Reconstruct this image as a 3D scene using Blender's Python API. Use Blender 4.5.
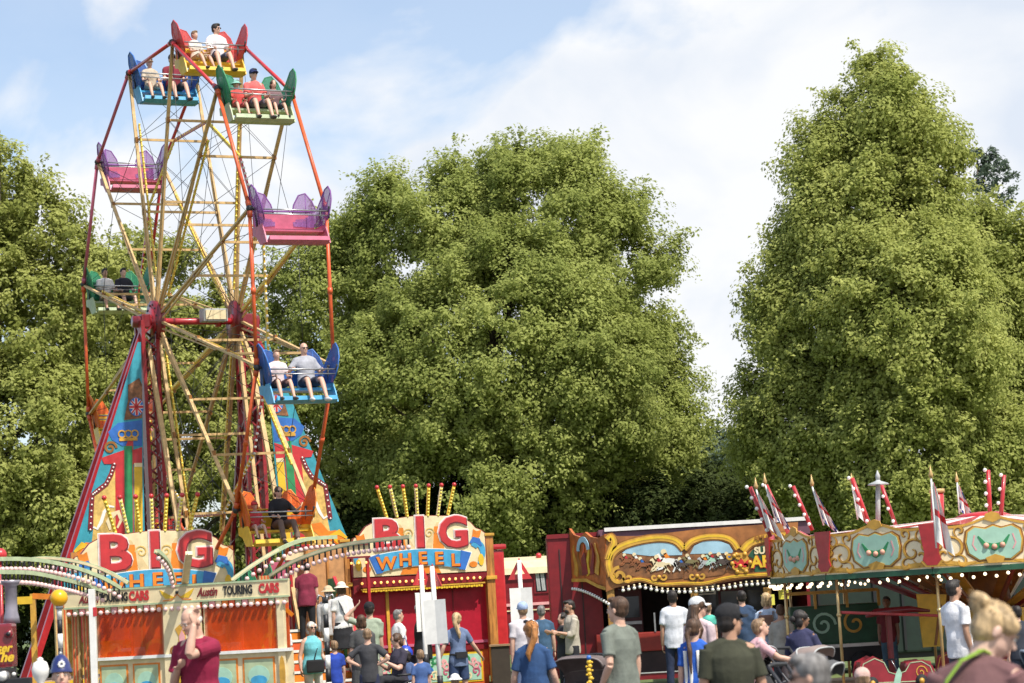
import bpy, bmesh, math, random
import numpy as np
from mathutils import Vector, Matrix, noise, Euler
R = math.radians
for o in list(bpy.data.objects): bpy.data.objects.remove(o)
S = bpy.context.scene
COL = S.collection

# ------------------------------------------------------------------ camera
F = 2300.0; CAMH = 1.65; PITCH = math.atan(266.5 / F); ROLL = 0.056
CAM = Vector((0, 0, CAMH))
_r = Vector((1, 0, 0)); FW = Vector((0, math.cos(PITCH), math.sin(PITCH))); _u = Vector((0, -math.sin(PITCH), math.cos(PITCH)))
RT = _r * math.cos(ROLL) - _u * math.sin(ROLL); UP = _r * math.sin(ROLL) + _u * math.cos(ROLL)
cd = bpy.data.cameras.new('camera'); cam = bpy.data.objects.new('camera', cd); COL.objects.link(cam)
cam.matrix_world = Matrix(((RT.x, UP.x, -FW.x, CAM.x), (RT.y, UP.y, -FW.y, CAM.y), (RT.z, UP.z, -FW.z, CAM.z), (0, 0, 0, 1)))
cd.sensor_fit = 'HORIZONTAL'; cd.sensor_width = 36; cd.lens = F * 36 / 1024; cd.clip_end = 3000; cd.clip_start = 0.5
cd.dof.use_dof = True; cd.dof.focus_distance = 46; cd.dof.aperture_fstop = 4.0
S.camera = cam

# ------------------------------------------------------------------ sky, sun, exposure
SUN_EL, SUN_AZ = R(57), R(140)          # azimuth of the sun measured clockwise from +Y (away from camera)
w = bpy.data.worlds.new('World'); S.world = w; w.use_nodes = True
nt = w.node_tree; nt.nodes.clear(); N = nt.nodes.new; LK = nt.links.new
wo = N('ShaderNodeOutputWorld'); bg = N('ShaderNodeBackground'); sky = N('ShaderNodeTexSky')
sky.sky_type = 'NISHITA'; sky.sun_disc = False; sky.sun_elevation = SUN_EL; sky.sun_rotation = SUN_AZ; sky.dust_density = 1.5
bg.inputs[1].default_value = 0.10
tc = N('ShaderNodeTexCoord'); mp = N('ShaderNodeMapping'); mp.inputs['Scale'].default_value = (1, 1, 1.5); mp.inputs['Location'].default_value = (0.9, 0.0, 0.5)
n1 = N('ShaderNodeTexNoise'); n1.inputs['Scale'].default_value = 6.5; n1.inputs['Detail'].default_value = 10; n1.inputs['Roughness'].default_value = 0.5; n1.inputs['Distortion'].default_value = 0.25
LK(tc.outputs['Generated'], mp.inputs['Vector']); LK(mp.outputs[0], n1.inputs['Vector'])
sx = N('ShaderNodeSeparateXYZ'); LK(tc.outputs['Generated'], sx.inputs[0])
ax = N('ShaderNodeMath'); ax.operation = 'MULTIPLY_ADD'; LK(sx.outputs['X'], ax.inputs[0]); ax.inputs[1].default_value = 0.5; LK(n1.outputs['Fac'], ax.inputs[2])
az = N('ShaderNodeMath'); az.operation = 'MULTIPLY_ADD'; LK(sx.outputs['Z'], az.inputs[0]); az.inputs[1].default_value = -0.42; LK(ax.outputs[0], az.inputs[2])
cr = N('ShaderNodeValToRGB'); cr.color_ramp.elements[0].position = 0.315; cr.color_ramp.elements[1].position = 0.405
cr.color_ramp.elements[0].color = (0.22,) * 3 + (1,); cr.color_ramp.elements[1].color = (0.97,) * 3 + (1,)
LK(az.outputs[0], cr.inputs[0])
n2 = N('ShaderNodeTexNoise'); n2.inputs['Scale'].default_value = 7.5; n2.inputs['Detail'].default_value = 8; n2.inputs['Distortion'].default_value = 0.3; LK(mp.outputs[0], n2.inputs['Vector'])
cr2 = N('ShaderNodeValToRGB'); cr2.color_ramp.elements[0].position = 0.40; cr2.color_ramp.elements[1].position = 0.56
cr2.color_ramp.elements[0].color = (5.9, 6.4, 7.2, 1); cr2.color_ramp.elements[1].color = (7.6, 7.65, 7.75, 1); LK(n2.outputs['Fac'], cr2.inputs[0])
gm = N('ShaderNodeMix'); gm.data_type = 'RGBA'; gm.blend_type = 'MIX'; LK(cr.outputs[0], gm.inputs[0])
sc = N('ShaderNodeVectorMath'); sc.operation = 'SCALE'; LK(sky.outputs[0], sc.inputs[0]); sc.inputs['Scale'].default_value = 1.5
LK(sc.outputs[0], gm.inputs[6]); LK(cr2.outputs[0], gm.inputs[7]); LK(gm.outputs[2], bg.inputs[0]); LK(bg.outputs[0], wo.inputs[0])
sd = bpy.data.lights.new('sun', 'SUN'); sd.energy = 4.2; sd.angle = R(0.6); sd.color = (1, 0.95, 0.87)
so = bpy.data.objects.new('sun', sd); COL.objects.link(so)
sv = Vector((math.sin(SUN_AZ) * math.cos(SUN_EL), math.cos(SUN_AZ) * math.cos(SUN_EL), math.sin(SUN_EL)))
so.rotation_euler = sv.to_track_quat('Z', 'Y').to_euler()
S.view_settings.view_transform = 'Standard'; S.view_settings.look = 'None'; S.view_settings.exposure = 0.4; S.view_settings.gamma = 1.0
S.render.resolution_x = 1024; S.render.resolution_y = 683

# ------------------------------------------------------------------ pixel <-> world
def ray(px, py): return FW + RT * ((px - 512) / F) + UP * ((341.5 - py) / F)
def P(px, py, Y):
    d = ray(px, py); return CAM + d * (Y / d.y)
def proj(p):
    d = Vector(p) - CAM; f = d.dot(FW); return 512 + F * d.dot(RT) / f, 341.5 - F * d.dot(UP) / f
def GX(px, Y, z=0.0):
    x = 0.0
    for _ in range(6):
        a = proj((x, Y, z))[0]; b = proj((x + 1, Y, z))[0]; x += (px - a) / (b - a)
    return x

# ------------------------------------------------------------------ materials
MATS = {}
def mat(name, col, rough=0.6, metal=0.0, var=0.12, scale=6.0, bump=0.0, emit=None, trans=0.0, coat=0.0, stretch=None, alpha=1.0):
    if name in MATS: return MATS[name]
    m = bpy.data.materials.new(name); m.use_nodes = True; t = m.node_tree; b = t.nodes['Principled BSDF']
    b.inputs['Roughness'].default_value = rough; b.inputs['Metallic'].default_value = metal
    if coat: b.inputs['Coat Weight'].default_value = coat
    if trans: b.inputs['Transmission Weight'].default_value = trans
    if alpha < 1: b.inputs['Alpha'].default_value = alpha
    c = tuple(col) + (1,)
    if emit: b.inputs['Emission Color'].default_value = tuple(emit[:3]) + (1,); b.inputs['Emission Strength'].default_value = emit[3]
    if var or bump:
        tcn = t.nodes.new('ShaderNodeTexCoord'); mpn = t.nodes.new('ShaderNodeMapping'); nz = t.nodes.new('ShaderNodeTexNoise')
        if stretch: mpn.inputs['Scale'].default_value = stretch
        nz.inputs['Scale'].default_value = scale; nz.inputs['Detail'].default_value = 6; nz.inputs['Roughness'].default_value = 0.6
        t.links.new(tcn.outputs['Object'], mpn.inputs[0]); t.links.new(mpn.outputs[0], nz.inputs['Vector'])
        rp = t.nodes.new('ShaderNodeValToRGB'); rp.color_ramp.elements[0].position = 0.3; rp.color_ramp.elements[1].position = 0.7
        rp.color_ramp.elements[0].color = tuple(max(0, x * (1 - var * 1.6)) for x in col) + (1,)
        rp.color_ramp.elements[1].color = tuple(min(1, x * (1 + var)) for x in col) + (1,)
        t.links.new(nz.outputs['Fac'], rp.inputs[0]); t.links.new(rp.outputs[0], b.inputs['Base Color'])
        if bump:
            bn = t.nodes.new('ShaderNodeBump'); bn.inputs['Strength'].default_value = bump; bn.inputs['Distance'].default_value = 0.02
            t.links.new(nz.outputs['Fac'], bn.inputs['Height']); t.links.new(bn.outputs[0], b.inputs['Normal'])
    else: b.inputs['Base Color'].default_value = c
    MATS[name] = m; return m
def cloth(name, col, sc=9.0): return mat('cloth_' + name, col, 0.9, var=0.16, scale=sc, bump=0.5)

# ------------------------------------------------------------------ mesh builder
def frame(d, hint=None):
    d = Vector(d).normalized(); h = Vector(hint) if hint is not None else (Vector((0, 0, 1)) if abs(d.z) < 0.93 else Vector((1, 0, 0)))
    x = h.cross(d)
    if x.length < 1e-5: x = Vector((1, 0, 0)).cross(d)
    x.normalize(); y = d.cross(x).normalized(); return x, y, d
class MB:
    def __init__(s): s.v = []; s.f = []; s.m = []; s.mats = []; s.sm = []
    def mi(s, m):
        if m not in s.mats: s.mats.append(m)
        return s.mats.index(m)
    def add(s, vs, fs, m, smooth=False):
        o = len(s.v); s.v += [tuple(x) for x in vs]; k = s.mi(m)
        for f in fs: s.f.append([i + o for i in f]); s.m.append(k); s.sm.append(smooth)
        return s
    def box(s, c, sz, m, rot=None, bev=0.0):
        hx, hy, hz = [a / 2 for a in sz]; c = Vector(c)
        if bev <= 0:
            vs = [Vector((x * hx, y * hy, z * hz)) for x in (-1, 1) for y in (-1, 1) for z in (-1, 1)]
            fs = [(0, 1, 3, 2), (4, 6, 7, 5), (0, 4, 5, 1), (2, 3, 7, 6), (0, 2, 6, 4), (1, 5, 7, 3)]
        else:
            bm = bmesh.new(); bmesh.ops.create_cube(bm, size=1)
            for v in bm.verts: v.co = Vector((v.co.x * sz[0], v.co.y * sz[1], v.co.z * sz[2]))
            bmesh.ops.bevel(bm, geom=bm.edges[:], offset=bev, segments=2, affect='EDGES', profile=0.7)
            bm.verts.index_update(); vs = [v.co.copy() for v in bm.verts]; fs = [[v.index for v in f.verts] for f in bm.faces]; bm.free()
        if rot is not None: vs = [rot @ v for v in vs]
        return s.add([v + c for v in vs], fs, m)
    def bar(s, a, b, w, h, m, hint=None):
        a, b = Vector(a), Vector(b); x, y, d = frame(b - a, hint)
        vs = []
        for p in (a, b): vs += [p + x * (w / 2 * i) + y * (h / 2 * j) for i, j in ((-1, -1), (1, -1), (1, 1), (-1, 1))]
        return s.add(vs, [(3, 2, 1, 0), (4, 5, 6, 7), (0, 1, 5, 4), (1, 2, 6, 5), (2, 3, 7, 6), (3, 0, 4, 7)], m)
    def tube(s, pts, r, m, n=8, hint=None, cap=True, smooth=True):
        pts = [Vector(p) for p in pts]; vs = []; fs = []; k = len(pts)
        if not isinstance(r, (list, tuple)): r = [r] * k
        px = None
        for i, p in enumerate(pts):
            d = (pts[min(i + 1, k - 1)] - pts[max(i - 1, 0)])
            if px is None: x, y, _ = frame(d, hint)
            else:
                dd = d.normalized(); x = px - dd * px.dot(dd)
                x = x.normalized() if x.length > 1e-6 else frame(d)[0]; y = dd.cross(x).normalized()
            px = x; rr = r[i] if isinstance(r[i], (list, tuple)) else (r[i], r[i])
            vs += [p + x * (rr[0] * math.cos(2 * math.pi * j / n)) + y * (rr[1] * math.sin(2 * math.pi * j / n)) for j in range(n)]
        for i in range(k - 1):
            for j in range(n): fs.append((i * n + j, i * n + (j + 1) % n, (i + 1) * n + (j + 1) % n, (i + 1) * n + j))
        if cap: fs.append(tuple(range(n - 1, -1, -1))); fs.append(tuple((k - 1) * n + j for j in range(n)))
        return s.add(vs, fs, m, smooth)
    def ball(s, c, r, m, n=10, rot=None, k=None):
        c = Vector(c); r = r if isinstance(r, (list, tuple)) else (r, r, r); k = k or max(4, n // 2); vs = [Vector((0, 0, 1))]; fs = []
        for i in range(1, k):
            a = math.pi * i / k
            vs += [Vector((math.sin(a) * math.cos(2 * math.pi * j / n), math.sin(a) * math.sin(2 * math.pi * j / n), math.cos(a))) for j in range(n)]
        vs.append(Vector((0, 0, -1))); L = len(vs) - 1
        for j in range(n):
            fs.append((0, 1 + j, 1 + (j + 1) % n)); fs.append((L, L - n + (j + 1) % n, L - n + j))
        for i in range(k - 2):
            for j in range(n): fs.append((1 + i * n + j, 1 + (i + 1) * n + j, 1 + (i + 1) * n + (j + 1) % n, 1 + i * n + (j + 1) % n))
        vs = [Vector((v.x * r[0], v.y * r[1], v.z * r[2])) for v in vs]
        if rot is not None: vs = [rot @ v for v in vs]
        return s.add([v + c for v in vs], fs, m, True)
    def poly(s, pts, y, th, m, z0=0.0):      # xz outline, front face at y, extruded back by th
        a = sum(pts[i][0] * pts[(i + 1) % len(pts)][1] - pts[(i + 1) % len(pts)][0] * pts[i][1] for i in range(len(pts)))
        if a < 0: pts = pts[::-1]
        n = len(pts); vs = [(p[0], y, p[1] + z0) for p in pts] + [(p[0], y + th, p[1] + z0) for p in pts]
        fs = [tuple(range(n)), tuple(range(2 * n - 1, n - 1, -1))] + [(i, i + n, (i + 1) % n + n, (i + 1) % n) for i in range(n)]
        return s.add(vs, fs, m)
    def ribbon(s, path, wd, y, th, m):       # flat painted strip in the xz plane
        n = len(path); L = []; Rr = []
        for i, p in enumerate(path):
            a = path[max(i - 1, 0)]; b = path[min(i + 1, n - 1)]; dx, dz = b[0] - a[0], b[1] - a[1]; l = math.hypot(dx, dz) or 1
            ww = (wd[i] if isinstance(wd, (list, tuple)) else wd) / 2
            L.append((p[0] - dz / l * ww, p[1] + dx / l * ww)); Rr.append((p[0] + dz / l * ww, p[1] - dx / l * ww))
        vs = [(q[0], y, q[1]) for q in L] + [(q[0], y, q[1]) for q in Rr] + [(q[0], y + th, q[1]) for q in L] + [(q[0], y + th, q[1]) for q in Rr]
        fs = []
        for i in range(n - 1):
            fs += [(i, i + 1, n + i + 1, n + i)[::-1], (i, 2 * n + i, 2 * n + i + 1, i + 1)[::-1], (n + i, n + i + 1, 3 * n + i + 1, 3 * n + i)[::-1]]
        return s.add(vs, fs, m)
    def text(s, st, size, x, y, z, m, off=0.0, ext=0.01, sx=1.0, shear=0.0, align='CENTER', space=1.0, arc=0.0):
        cu = bpy.data.curves.new('t', 'FONT'); cu.body = st; cu.size = size; cu.offset = off; cu.extrude = ext; cu.align_x = align; cu.align_y = 'CENTER'; cu.shear = shear; cu.space_character = space; cu.resolution_u = 3
        o = bpy.data.objects.new('t', cu); COL.objects.link(o); dg = bpy.context.evaluated_depsgraph_get(); me = bpy.data.meshes.new_from_object(o.evaluated_get(dg))
        vs = [(v.co.x * sx + x, y - v.co.z, v.co.y + z + arc * (1 - (v.co.x * sx) ** 2 * 4)) for v in me.vertices]; fs = [tuple(p.vertices) for p in me.polygons]
        bpy.data.objects.remove(o); bpy.data.curves.remove(cu); bpy.data.meshes.remove(me)
        return s.add(vs, fs, m)
    def lathe(s, prof, c, m, n=16, cap=True):
        c = Vector(c); vs = []; fs = []; k = len(prof)
        for r, z in prof: vs += [c + Vector((r * math.cos(2 * math.pi * j / n), r * math.sin(2 * math.pi * j / n), z)) for j in range(n)]
        for i in range(k - 1):
            for j in range(n): fs.append((i * n + j, i * n + (j + 1) % n, (i + 1) * n + (j + 1) % n, (i + 1) * n + j))
        if cap: fs.append(tuple(range(n - 1, -1, -1))); fs.append(tuple((k - 1) * n + j for j in range(n)))
        return s.add(vs, fs, m, True)
    def build(s, name, parent=None, loc=None, rz=None, label=None, cat=None, group=None, kind=None):
        me = bpy.data.meshes.new(name); me.from_pydata(s.v, [], s.f)
        for m in s.mats: me.materials.append(m)
        me.polygons.foreach_set('material_index', s.m); me.polygons.foreach_set('use_smooth', s.sm); me.update()
        o = bpy.data.objects.new(name, me); COL.objects.link(o)
        if parent is not None: o.parent = parent
        if loc is not None: o.location = loc
        if rz is not None: o.rotation_euler.z = rz
        tag(o, label, cat, group, kind); return o
def tag(o, label=None, cat=None, group=None, kind=None):
    if label: o['label'] = label
    if cat: o['category'] = cat
    if group: o['group'] = group
    if kind: o['kind'] = kind
    return o
def empty(name, loc, rz=0.0, label=None, cat=None, group=None):
    o = bpy.data.objects.new(name, None); COL.objects.link(o); o.location = loc; o.rotation_euler.z = rz; o.empty_display_size = 0.3
    return tag(o, label, cat, group)
def copy_tree(o, parent=None):
    c = o.copy(); COL.objects.link(c)
    if parent is not None: c.parent = parent
    for ch in o.children: copy_tree(ch, c)
    return c
def spiral(cx, cz, r0, r1, a0, a1, n=22, sx=1.0):
    return [(cx + sx * (r0 + (r1 - r0) * i / n) * math.cos(a0 + (a1 - a0) * i / n), cz + (r0 + (r1 - r0) * i / n) * math.sin(a0 + (a1 - a0) * i / n)) for i in range(n + 1)]
def ell(cx, cz, rx, rz, n=20): return [(cx + rx * math.cos(2 * math.pi * i / n), cz + rz * math.sin(2 * math.pi * i / n)) for i in range(n)]
def taper(a, b, n=23, mid=None):
    if mid is None: return [a + (b - a) * i / (n - 1) for i in range(n)]
    return [a + (mid - a) * i / (n / 2) if i < n / 2 else mid + (b - mid) * (i - n / 2) / (n / 2) for i in range(n)]
# ------------------------------------------------------------------ ground
def ground_mat():
    m = bpy.data.materials.new('grass_ground'); m.use_nodes = True; t = m.node_tree; b = t.nodes['Principled BSDF']; b.inputs['Roughness'].default_value = 0.95
    tcn = t.nodes.new('ShaderNodeTexCoord'); a = t.nodes.new('ShaderNodeTexNoise'); a.inputs['Scale'].default_value = 2.5; a.inputs['Detail'].default_value = 12
    t.links.new(tcn.outputs['Object'], a.inputs['Vector']); r = t.nodes.new('ShaderNodeValToRGB')
    r.color_ramp.elements[0].position = 0.3; r.color_ramp.elements[0].color = (0.05, 0.085, 0.02, 1); r.color_ramp.elements[1].position = 0.7; r.color_ramp.elements[1].color = (0.15, 0.19, 0.055, 1)
    t.links.new(a.outputs['Fac'], r.inputs[0]); t.links.new(r.outputs[0], b.inputs['Base Color'])
    bn = t.nodes.new('ShaderNodeBump'); bn.inputs['Strength'].default_value = 0.8; bn.inputs['Distance'].default_value = 0.05
    t.links.new(a.outputs['Fac'], bn.inputs['Height']); t.links.new(bn.outputs[0], b.inputs['Normal']); return m
g = MB(); n = 24
vs = [(-700 + 1400 * i / n, -60 + 1500 * (j / n) ** 1.6, 0) for j in range(n + 1) for i in range(n + 1)]
g.add(vs, [(j * (n + 1) + i, j * (n + 1) + i + 1, (j + 1) * (n + 1) + i + 1, (j + 1) * (n + 1) + i) for j in range(n) for i in range(n)], ground_mat())
g.build('ground', kind='structure')
asph = mat('asphalt', (0.12, 0.115, 0.11), 0.9, var=0.2, scale=14, bump=0.3)
g = MB(); g.add([(-30, -10, 0.02), (30, -10, 0.02), (30, 30, 0.02), (14, 40, 0.02), (-30, 34, 0.02)], [(0, 1, 2, 3, 4)], asph); g.build('path', kind='structure')
# distant hill
g = MB(); hm = mat('hill_wood', (0.06, 0.085, 0.06), 0.95, var=0.3, scale=0.05)
pts = []; nx = 60
for i in range(nx + 1):
    x = -500 + 1000 * i / nx; h = 26 + 9 * noise.noise(Vector((x * 0.008, 3.1, 0))) + 3 * noise.noise(Vector((x * 0.05, 1.1, 0)))
    pts += [(x, 520, -2), (x, 600, h), (x, 760, -2)]
g.add(pts, [(3 * i + j, 3 * i + 3 + j, 3 * i + 4 + j, 3 * i + 1 + j) for i in range(nx) for j in (0, 1)], hm, True); g.build('hills', kind='structure')

# ------------------------------------------------------------------ trees
def leaf_mat(name, c0, c1, tr=0.35):
    m = bpy.data.materials.new(name); m.use_nodes = True; t = m.node_tree; t.nodes.clear()
    o = t.nodes.new('ShaderNodeOutputMaterial'); p = t.nodes.new('ShaderNodeBsdfPrincipled'); q = t.nodes.new('ShaderNodeBsdfTranslucent'); mx = t.nodes.new('ShaderNodeMixShader')
    a = t.nodes.new('ShaderNodeAttribute'); a.attribute_name = 'tone'; r = t.nodes.new('ShaderNodeValToRGB')
    r.color_ramp.elements[0].color = tuple(c0) + (1,); r.color_ramp.elements[1].color = tuple(c1) + (1,)
    t.links.new(a.outputs['Fac'], r.inputs[0]); t.links.new(r.outputs[0], p.inputs['Base Color']); t.links.new(r.outputs[0], q.inputs['Color'])
    p.inputs['Roughness'].default_value = 0.75; p.inputs['Specular IOR Level'].default_value = 0.12; mx.inputs[0].default_value = tr
    t.links.new(p.outputs[0], mx.inputs[1]); t.links.new(q.outputs[0], mx.inputs[2]); t.links.new(mx.outputs[0], o.inputs[0]); return m
bark = mat('bark', (0.085, 0.07, 0.05), 0.95, var=0.3, scale=5, bump=0.6, stretch=(1, 1, 0.2))
def rdir(rng, n):
    v = rng.normal(size=(n, 3)); return v / np.linalg.norm(v, axis=1)[:, None]
def leaves_mesh(name, pos, nor, size, tone, m, parent):
    n = len(pos); rng = np.random.default_rng(5)
    t = np.cross(nor, rdir(rng, n)); t /= np.linalg.norm(t, axis=1)[:, None] + 1e-9; b = np.cross(nor, t)
    s = size[:, None]; bend = nor * s * 0.22
    v = np.empty((n, 4, 3)); v[:, 0] = pos - t * s; v[:, 1] = pos - b * s * 0.6 + bend; v[:, 2] = pos + t * s; v[:, 3] = pos + b * s * 0.6 + bend
    me = bpy.data.meshes.new(name); me.vertices.add(n * 4); me.vertices.foreach_set('co', v.reshape(-1).astype(np.float32))
    me.loops.add(n * 4); me.loops.foreach_set('vertex_index', np.arange(n * 4, dtype=np.int32)); me.polygons.add(n)
    me.polygons.foreach_set('loop_start', np.arange(0, n * 4, 4, dtype=np.int32)); me.polygons.foreach_set('loop_total', np.full(n, 4, dtype=np.int32))
    me.update(calc_edges=True); at = me.attributes.new('tone', 'FLOAT', 'POINT'); at.data.foreach_set('value', np.repeat(tone, 4).astype(np.float32))
    me.materials.append(m); o = bpy.data.objects.new(name, me); COL.objects.link(o); o.parent = parent; return o
def tree(name, label, base, lobes, m, n_cl=260, lpc=480, leaf=0.12, rc=(0.5, 1.15), seed=1, trunk_r=0.45, cat='tree', group=None, shell=0.62, limbs=True):
    """lobes: (centre, radii) in world metres."""
    rng = np.random.default_rng(seed); e = empty(name, (base[0], base[1], 0), 0, label, cat, group); B = np.array([base[0], base[1], 0.0])
    C = np.array([l[0] for l in lobes]) - B; Rd = np.array([l[1] for l in lobes]); area = (Rd[:, 0] * Rd[:, 2]) ** 1.0; pr = area / area.sum()
    cs = []
    while len(cs) < n_cl:
        k = rng.choice(len(lobes), p=pr); d = rdir(rng, 1)[0]; q = rng.uniform(shell, 1.0) ** 0.8
        p = C[k] + Rd[k] * d * q
        ins = (((p - C) / Rd) ** 2).sum(1); ins[k] = 9
        if (ins < 0.42).any(): continue
        if d[1] > 0.55 and rng.random() < 0.55: continue
        cs.append((p, q, k))
    P_, N_, T_, S_ = [], [], [], []
    for p, q, k in cs:
        r = rng.uniform(*rc) * (0.8 if q > 0.9 else 1.15); nl = int(lpc * (r / 0.85) ** 2)
        nb = max(4, int(nl / 48)); bd = rdir(rng, nb); bd[:, 2] = bd[:, 2] * 0.9 + 0.05; bc = p + bd * r * np.array([1.0, 1.0, 1.05]) * rng.uniform(0.25, 1.0, (nb, 1)); bt = rng.normal(0, 0.12, nb)
        idx = rng.integers(0, nb, nl); d = rdir(rng, nl); br = 0.34 * r * rng.uniform(0.3, 1.0, (nl, 1)) ** 0.5
        pos = bc[idx] + d * br * np.array([1.15, 1.15, 0.95]); pos[:, 2] -= 0.16 * rng.random(nl)
        out = pos - C[k]; out /= np.linalg.norm(out / Rd[k], axis=1)[:, None] * Rd[k].mean() + 1e-6
        nn = d * 0.55 + out * 0.5 + np.array([0, 0, 0.4]) + rng.normal(size=(nl, 3)) * 0.27; nn /= np.linalg.norm(nn, axis=1)[:, None]
        P_.append(pos); N_.append(nn); tb = rng.normal(0.45, 0.17); T_.append(np.clip(tb + bt[idx] + rng.normal(0, 0.12, nl), 0, 1)); S_.append(leaf * rng.uniform(0.65, 1.25, nl))
    for p, q, k in cs:
        if q < 0.88: continue
        for _ in range(2):
            d = (p - C[k]) / Rd[k]; d /= np.linalg.norm(d); d = d + rng.normal(0, 0.35, 3); d[2] += 0.15; d /= np.linalg.norm(d); L_ = rng.uniform(0.5, 1.1) * (rc[1] / 1.15); nn_ = 34; t_ = rng.random(nn_)[:, None]
            pos = p + d * (rc[0] * 0.8 + L_ * t_) + rng.normal(0, 0.09, (nn_, 3)); pos[:, 2] -= 0.30 * L_ * t_[:, 0] ** 2; nr = rdir(rng, nn_) * 0.7 + np.array([0, 0, 0.7]); nr /= np.linalg.norm(nr, axis=1)[:, None]
            P_.append(pos); N_.append(nr); T_.append(np.clip(rng.normal(0.6, 0.15, nn_), 0, 1)); S_.append(leaf * rng.uniform(0.7, 1.2, nn_))
    crown = leaves_mesh('crown', np.concatenate(P_), np.concatenate(N_), np.concatenate(S_), np.concatenate(T_), m, e)
    top = max(c[2] + r[2] for c, r in zip(C, Rd)); t = MB(); hz = top * 0.86; ph = rng.uniform(0, 6); cc = C.mean(0)
    pts = [(cc[0] * (i / 8) ** 1.5 * 0.5 + 0.3 * math.sin(ph + i * 0.9) * i / 8, cc[1] * (i / 8) * 0.5, hz * i / 8) for i in range(9)]
    t.tube(pts, [trunk_r * (1.25 if i == 0 else 1 - 0.11 * i) + 0.03 for i in range(9)], bark, 10)
    if limbs:
        for k in range(len(cs)):
            if k % 9: continue
            p = cs[k][0]; z0 = min(max(1.8, p[2] * 0.55 - 0.5), hz * 0.85); i = z0 / hz * 8; a = np.array(pts[int(i)]) + (np.array(pts[min(8, int(i) + 1)]) - np.array(pts[int(i)])) * (i - int(i))
            m1 = a + (p - a) * 0.4 + np.array([0, 0, 0.08 * np.linalg.norm(p - a)]) + rng.normal(0, 0.25, 3); m2 = a + (p - a) * 0.75 + np.array([0, 0, 0.05 * np.linalg.norm(p - a)]) + rng.normal(0, 0.25, 3)
            t.tube([a, m1, m2, p], [0.11, 0.08, 0.05, 0.02], bark, 5)
    t.build('trunk', e); return e
def lb(px, py, Y, rxp, rzp, ry=None):        # lobe given where it is seen: centre pixel, depth, pixel half-sizes
    s = F / Y; p = P(px, py, Y); rx, rz = rxp / s, rzp / s; return ((p.x, p.y, p.z), (rx, ry or rx, rz))
lime = leaf_mat('lime_leaves', (0.24, 0.285, 0.07), (0.48, 0.52, 0.16), 0.48)
limeY = leaf_mat('lime_leaves_yellowish', (0.27, 0.30, 0.07), (0.48, 0.50, 0.16), 0.46)
limeR = leaf_mat('lime_leaves_fresh', (0.26, 0.30, 0.07), (0.54, 0.565, 0.18), 0.48)
dark = leaf_mat('dark_shade_leaves', (0.025, 0.04, 0.010), (0.075, 0.095, 0.028), 0.25)  # dark leaf tone, deepened further to hold the shade under the crowns
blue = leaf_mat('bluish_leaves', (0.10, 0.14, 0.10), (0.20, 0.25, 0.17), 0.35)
GT = 'trees behind the fairground'
Y = 88
tree('lime_tree', 'huge round broad-leaved tree in full leaf filling the middle behind the booths', (GX(505, Y), Y), [
    lb(545, 238, Y, 92, 108), lb(432, 258, Y, 96, 108), lb(600, 295, Y, 82, 122), lb(505, 360, Y - 2, 150, 130), lb(325, 305, Y + 1, 62, 84), lb(622, 420, Y, 80, 96),
    lb(360, 440, Y, 95, 100), lb(490, 480, Y - 2, 140, 85), lb(430, 380, Y - 4, 90, 90), lb(580, 390, Y - 4, 80, 100)], lime, 780, 800, 0.076, seed=3, trunk_r=0.6, group=GT)
Y = 76
tree('lime_tree', 'tall pointed broad-leaved tree behind the roundabout on the right', (GX(885, Y), Y), [
    lb(884, 70, Y, 18, 34), lb(880, 120, Y, 42, 50), lb(838, 170, Y, 40, 46), lb(928, 150, Y, 32, 55), lb(870, 235, Y, 95, 85), lb(825, 320, Y, 72, 100), lb(900, 330, Y - 2, 100, 110), lb(812, 430, Y, 72, 84),
    lb(900, 450, Y - 1, 110, 90), lb(985, 470, Y, 70, 80)], limeR, 560, 800, 0.074, seed=8, trunk_r=0.5, group=GT)
Y = 82
tree('lime_tree', 'broad-leaved tree at the right edge with a lower rounded top', (GX(1010, Y), Y), [
    lb(985, 268, Y, 46, 62), lb(1040, 290, Y, 66, 84), lb(985, 370, Y, 70, 90), lb(1050, 440, Y, 80, 90)], limeR, 200, 700, 0.082, seed=12, group=GT)
Y = 80
tree('lime_tree', 'loose spreading broad-leaved tree at the left edge with sky showing through', (GX(-5, Y), Y), [
    lb(-4, 195, Y, 44, 50), lb(48, 222, Y, 34, 26), lb(-30, 300, Y, 80, 90), lb(35, 330, Y, 62, 75), lb(85, 285, Y, 40, 42), lb(15, 440, Y - 1, 85, 85), lb(70, 400, Y, 50, 70), lb(-30, 520, Y, 90, 60), lb(40, 530, Y - 1, 62, 55)], limeY, 260, 680, 0.085, seed=21, group=GT, shell=0.7)
Y = 86
tree('lime_tree', 'yellowish broad-leaved tree seen through the spokes of the big wheel', (GX(170, Y), Y), [
    lb(150, 300, Y, 55, 62), lb(115, 350, Y, 50, 60), lb(205, 350, Y, 48, 58), lb(160, 420, Y, 80, 80), lb(250, 440, Y, 60, 90), lb(100, 480, Y, 60, 60), lb(190, 520, Y, 90, 60), lb(285, 520, Y, 70, 50)], limeY, 300, 680, 0.088, seed=33, group=GT, shell=0.66)
Y = 100
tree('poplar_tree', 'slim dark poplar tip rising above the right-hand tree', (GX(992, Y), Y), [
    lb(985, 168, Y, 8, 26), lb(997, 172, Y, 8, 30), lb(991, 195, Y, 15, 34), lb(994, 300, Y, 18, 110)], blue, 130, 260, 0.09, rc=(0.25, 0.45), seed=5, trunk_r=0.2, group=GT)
Y = 96
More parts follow.
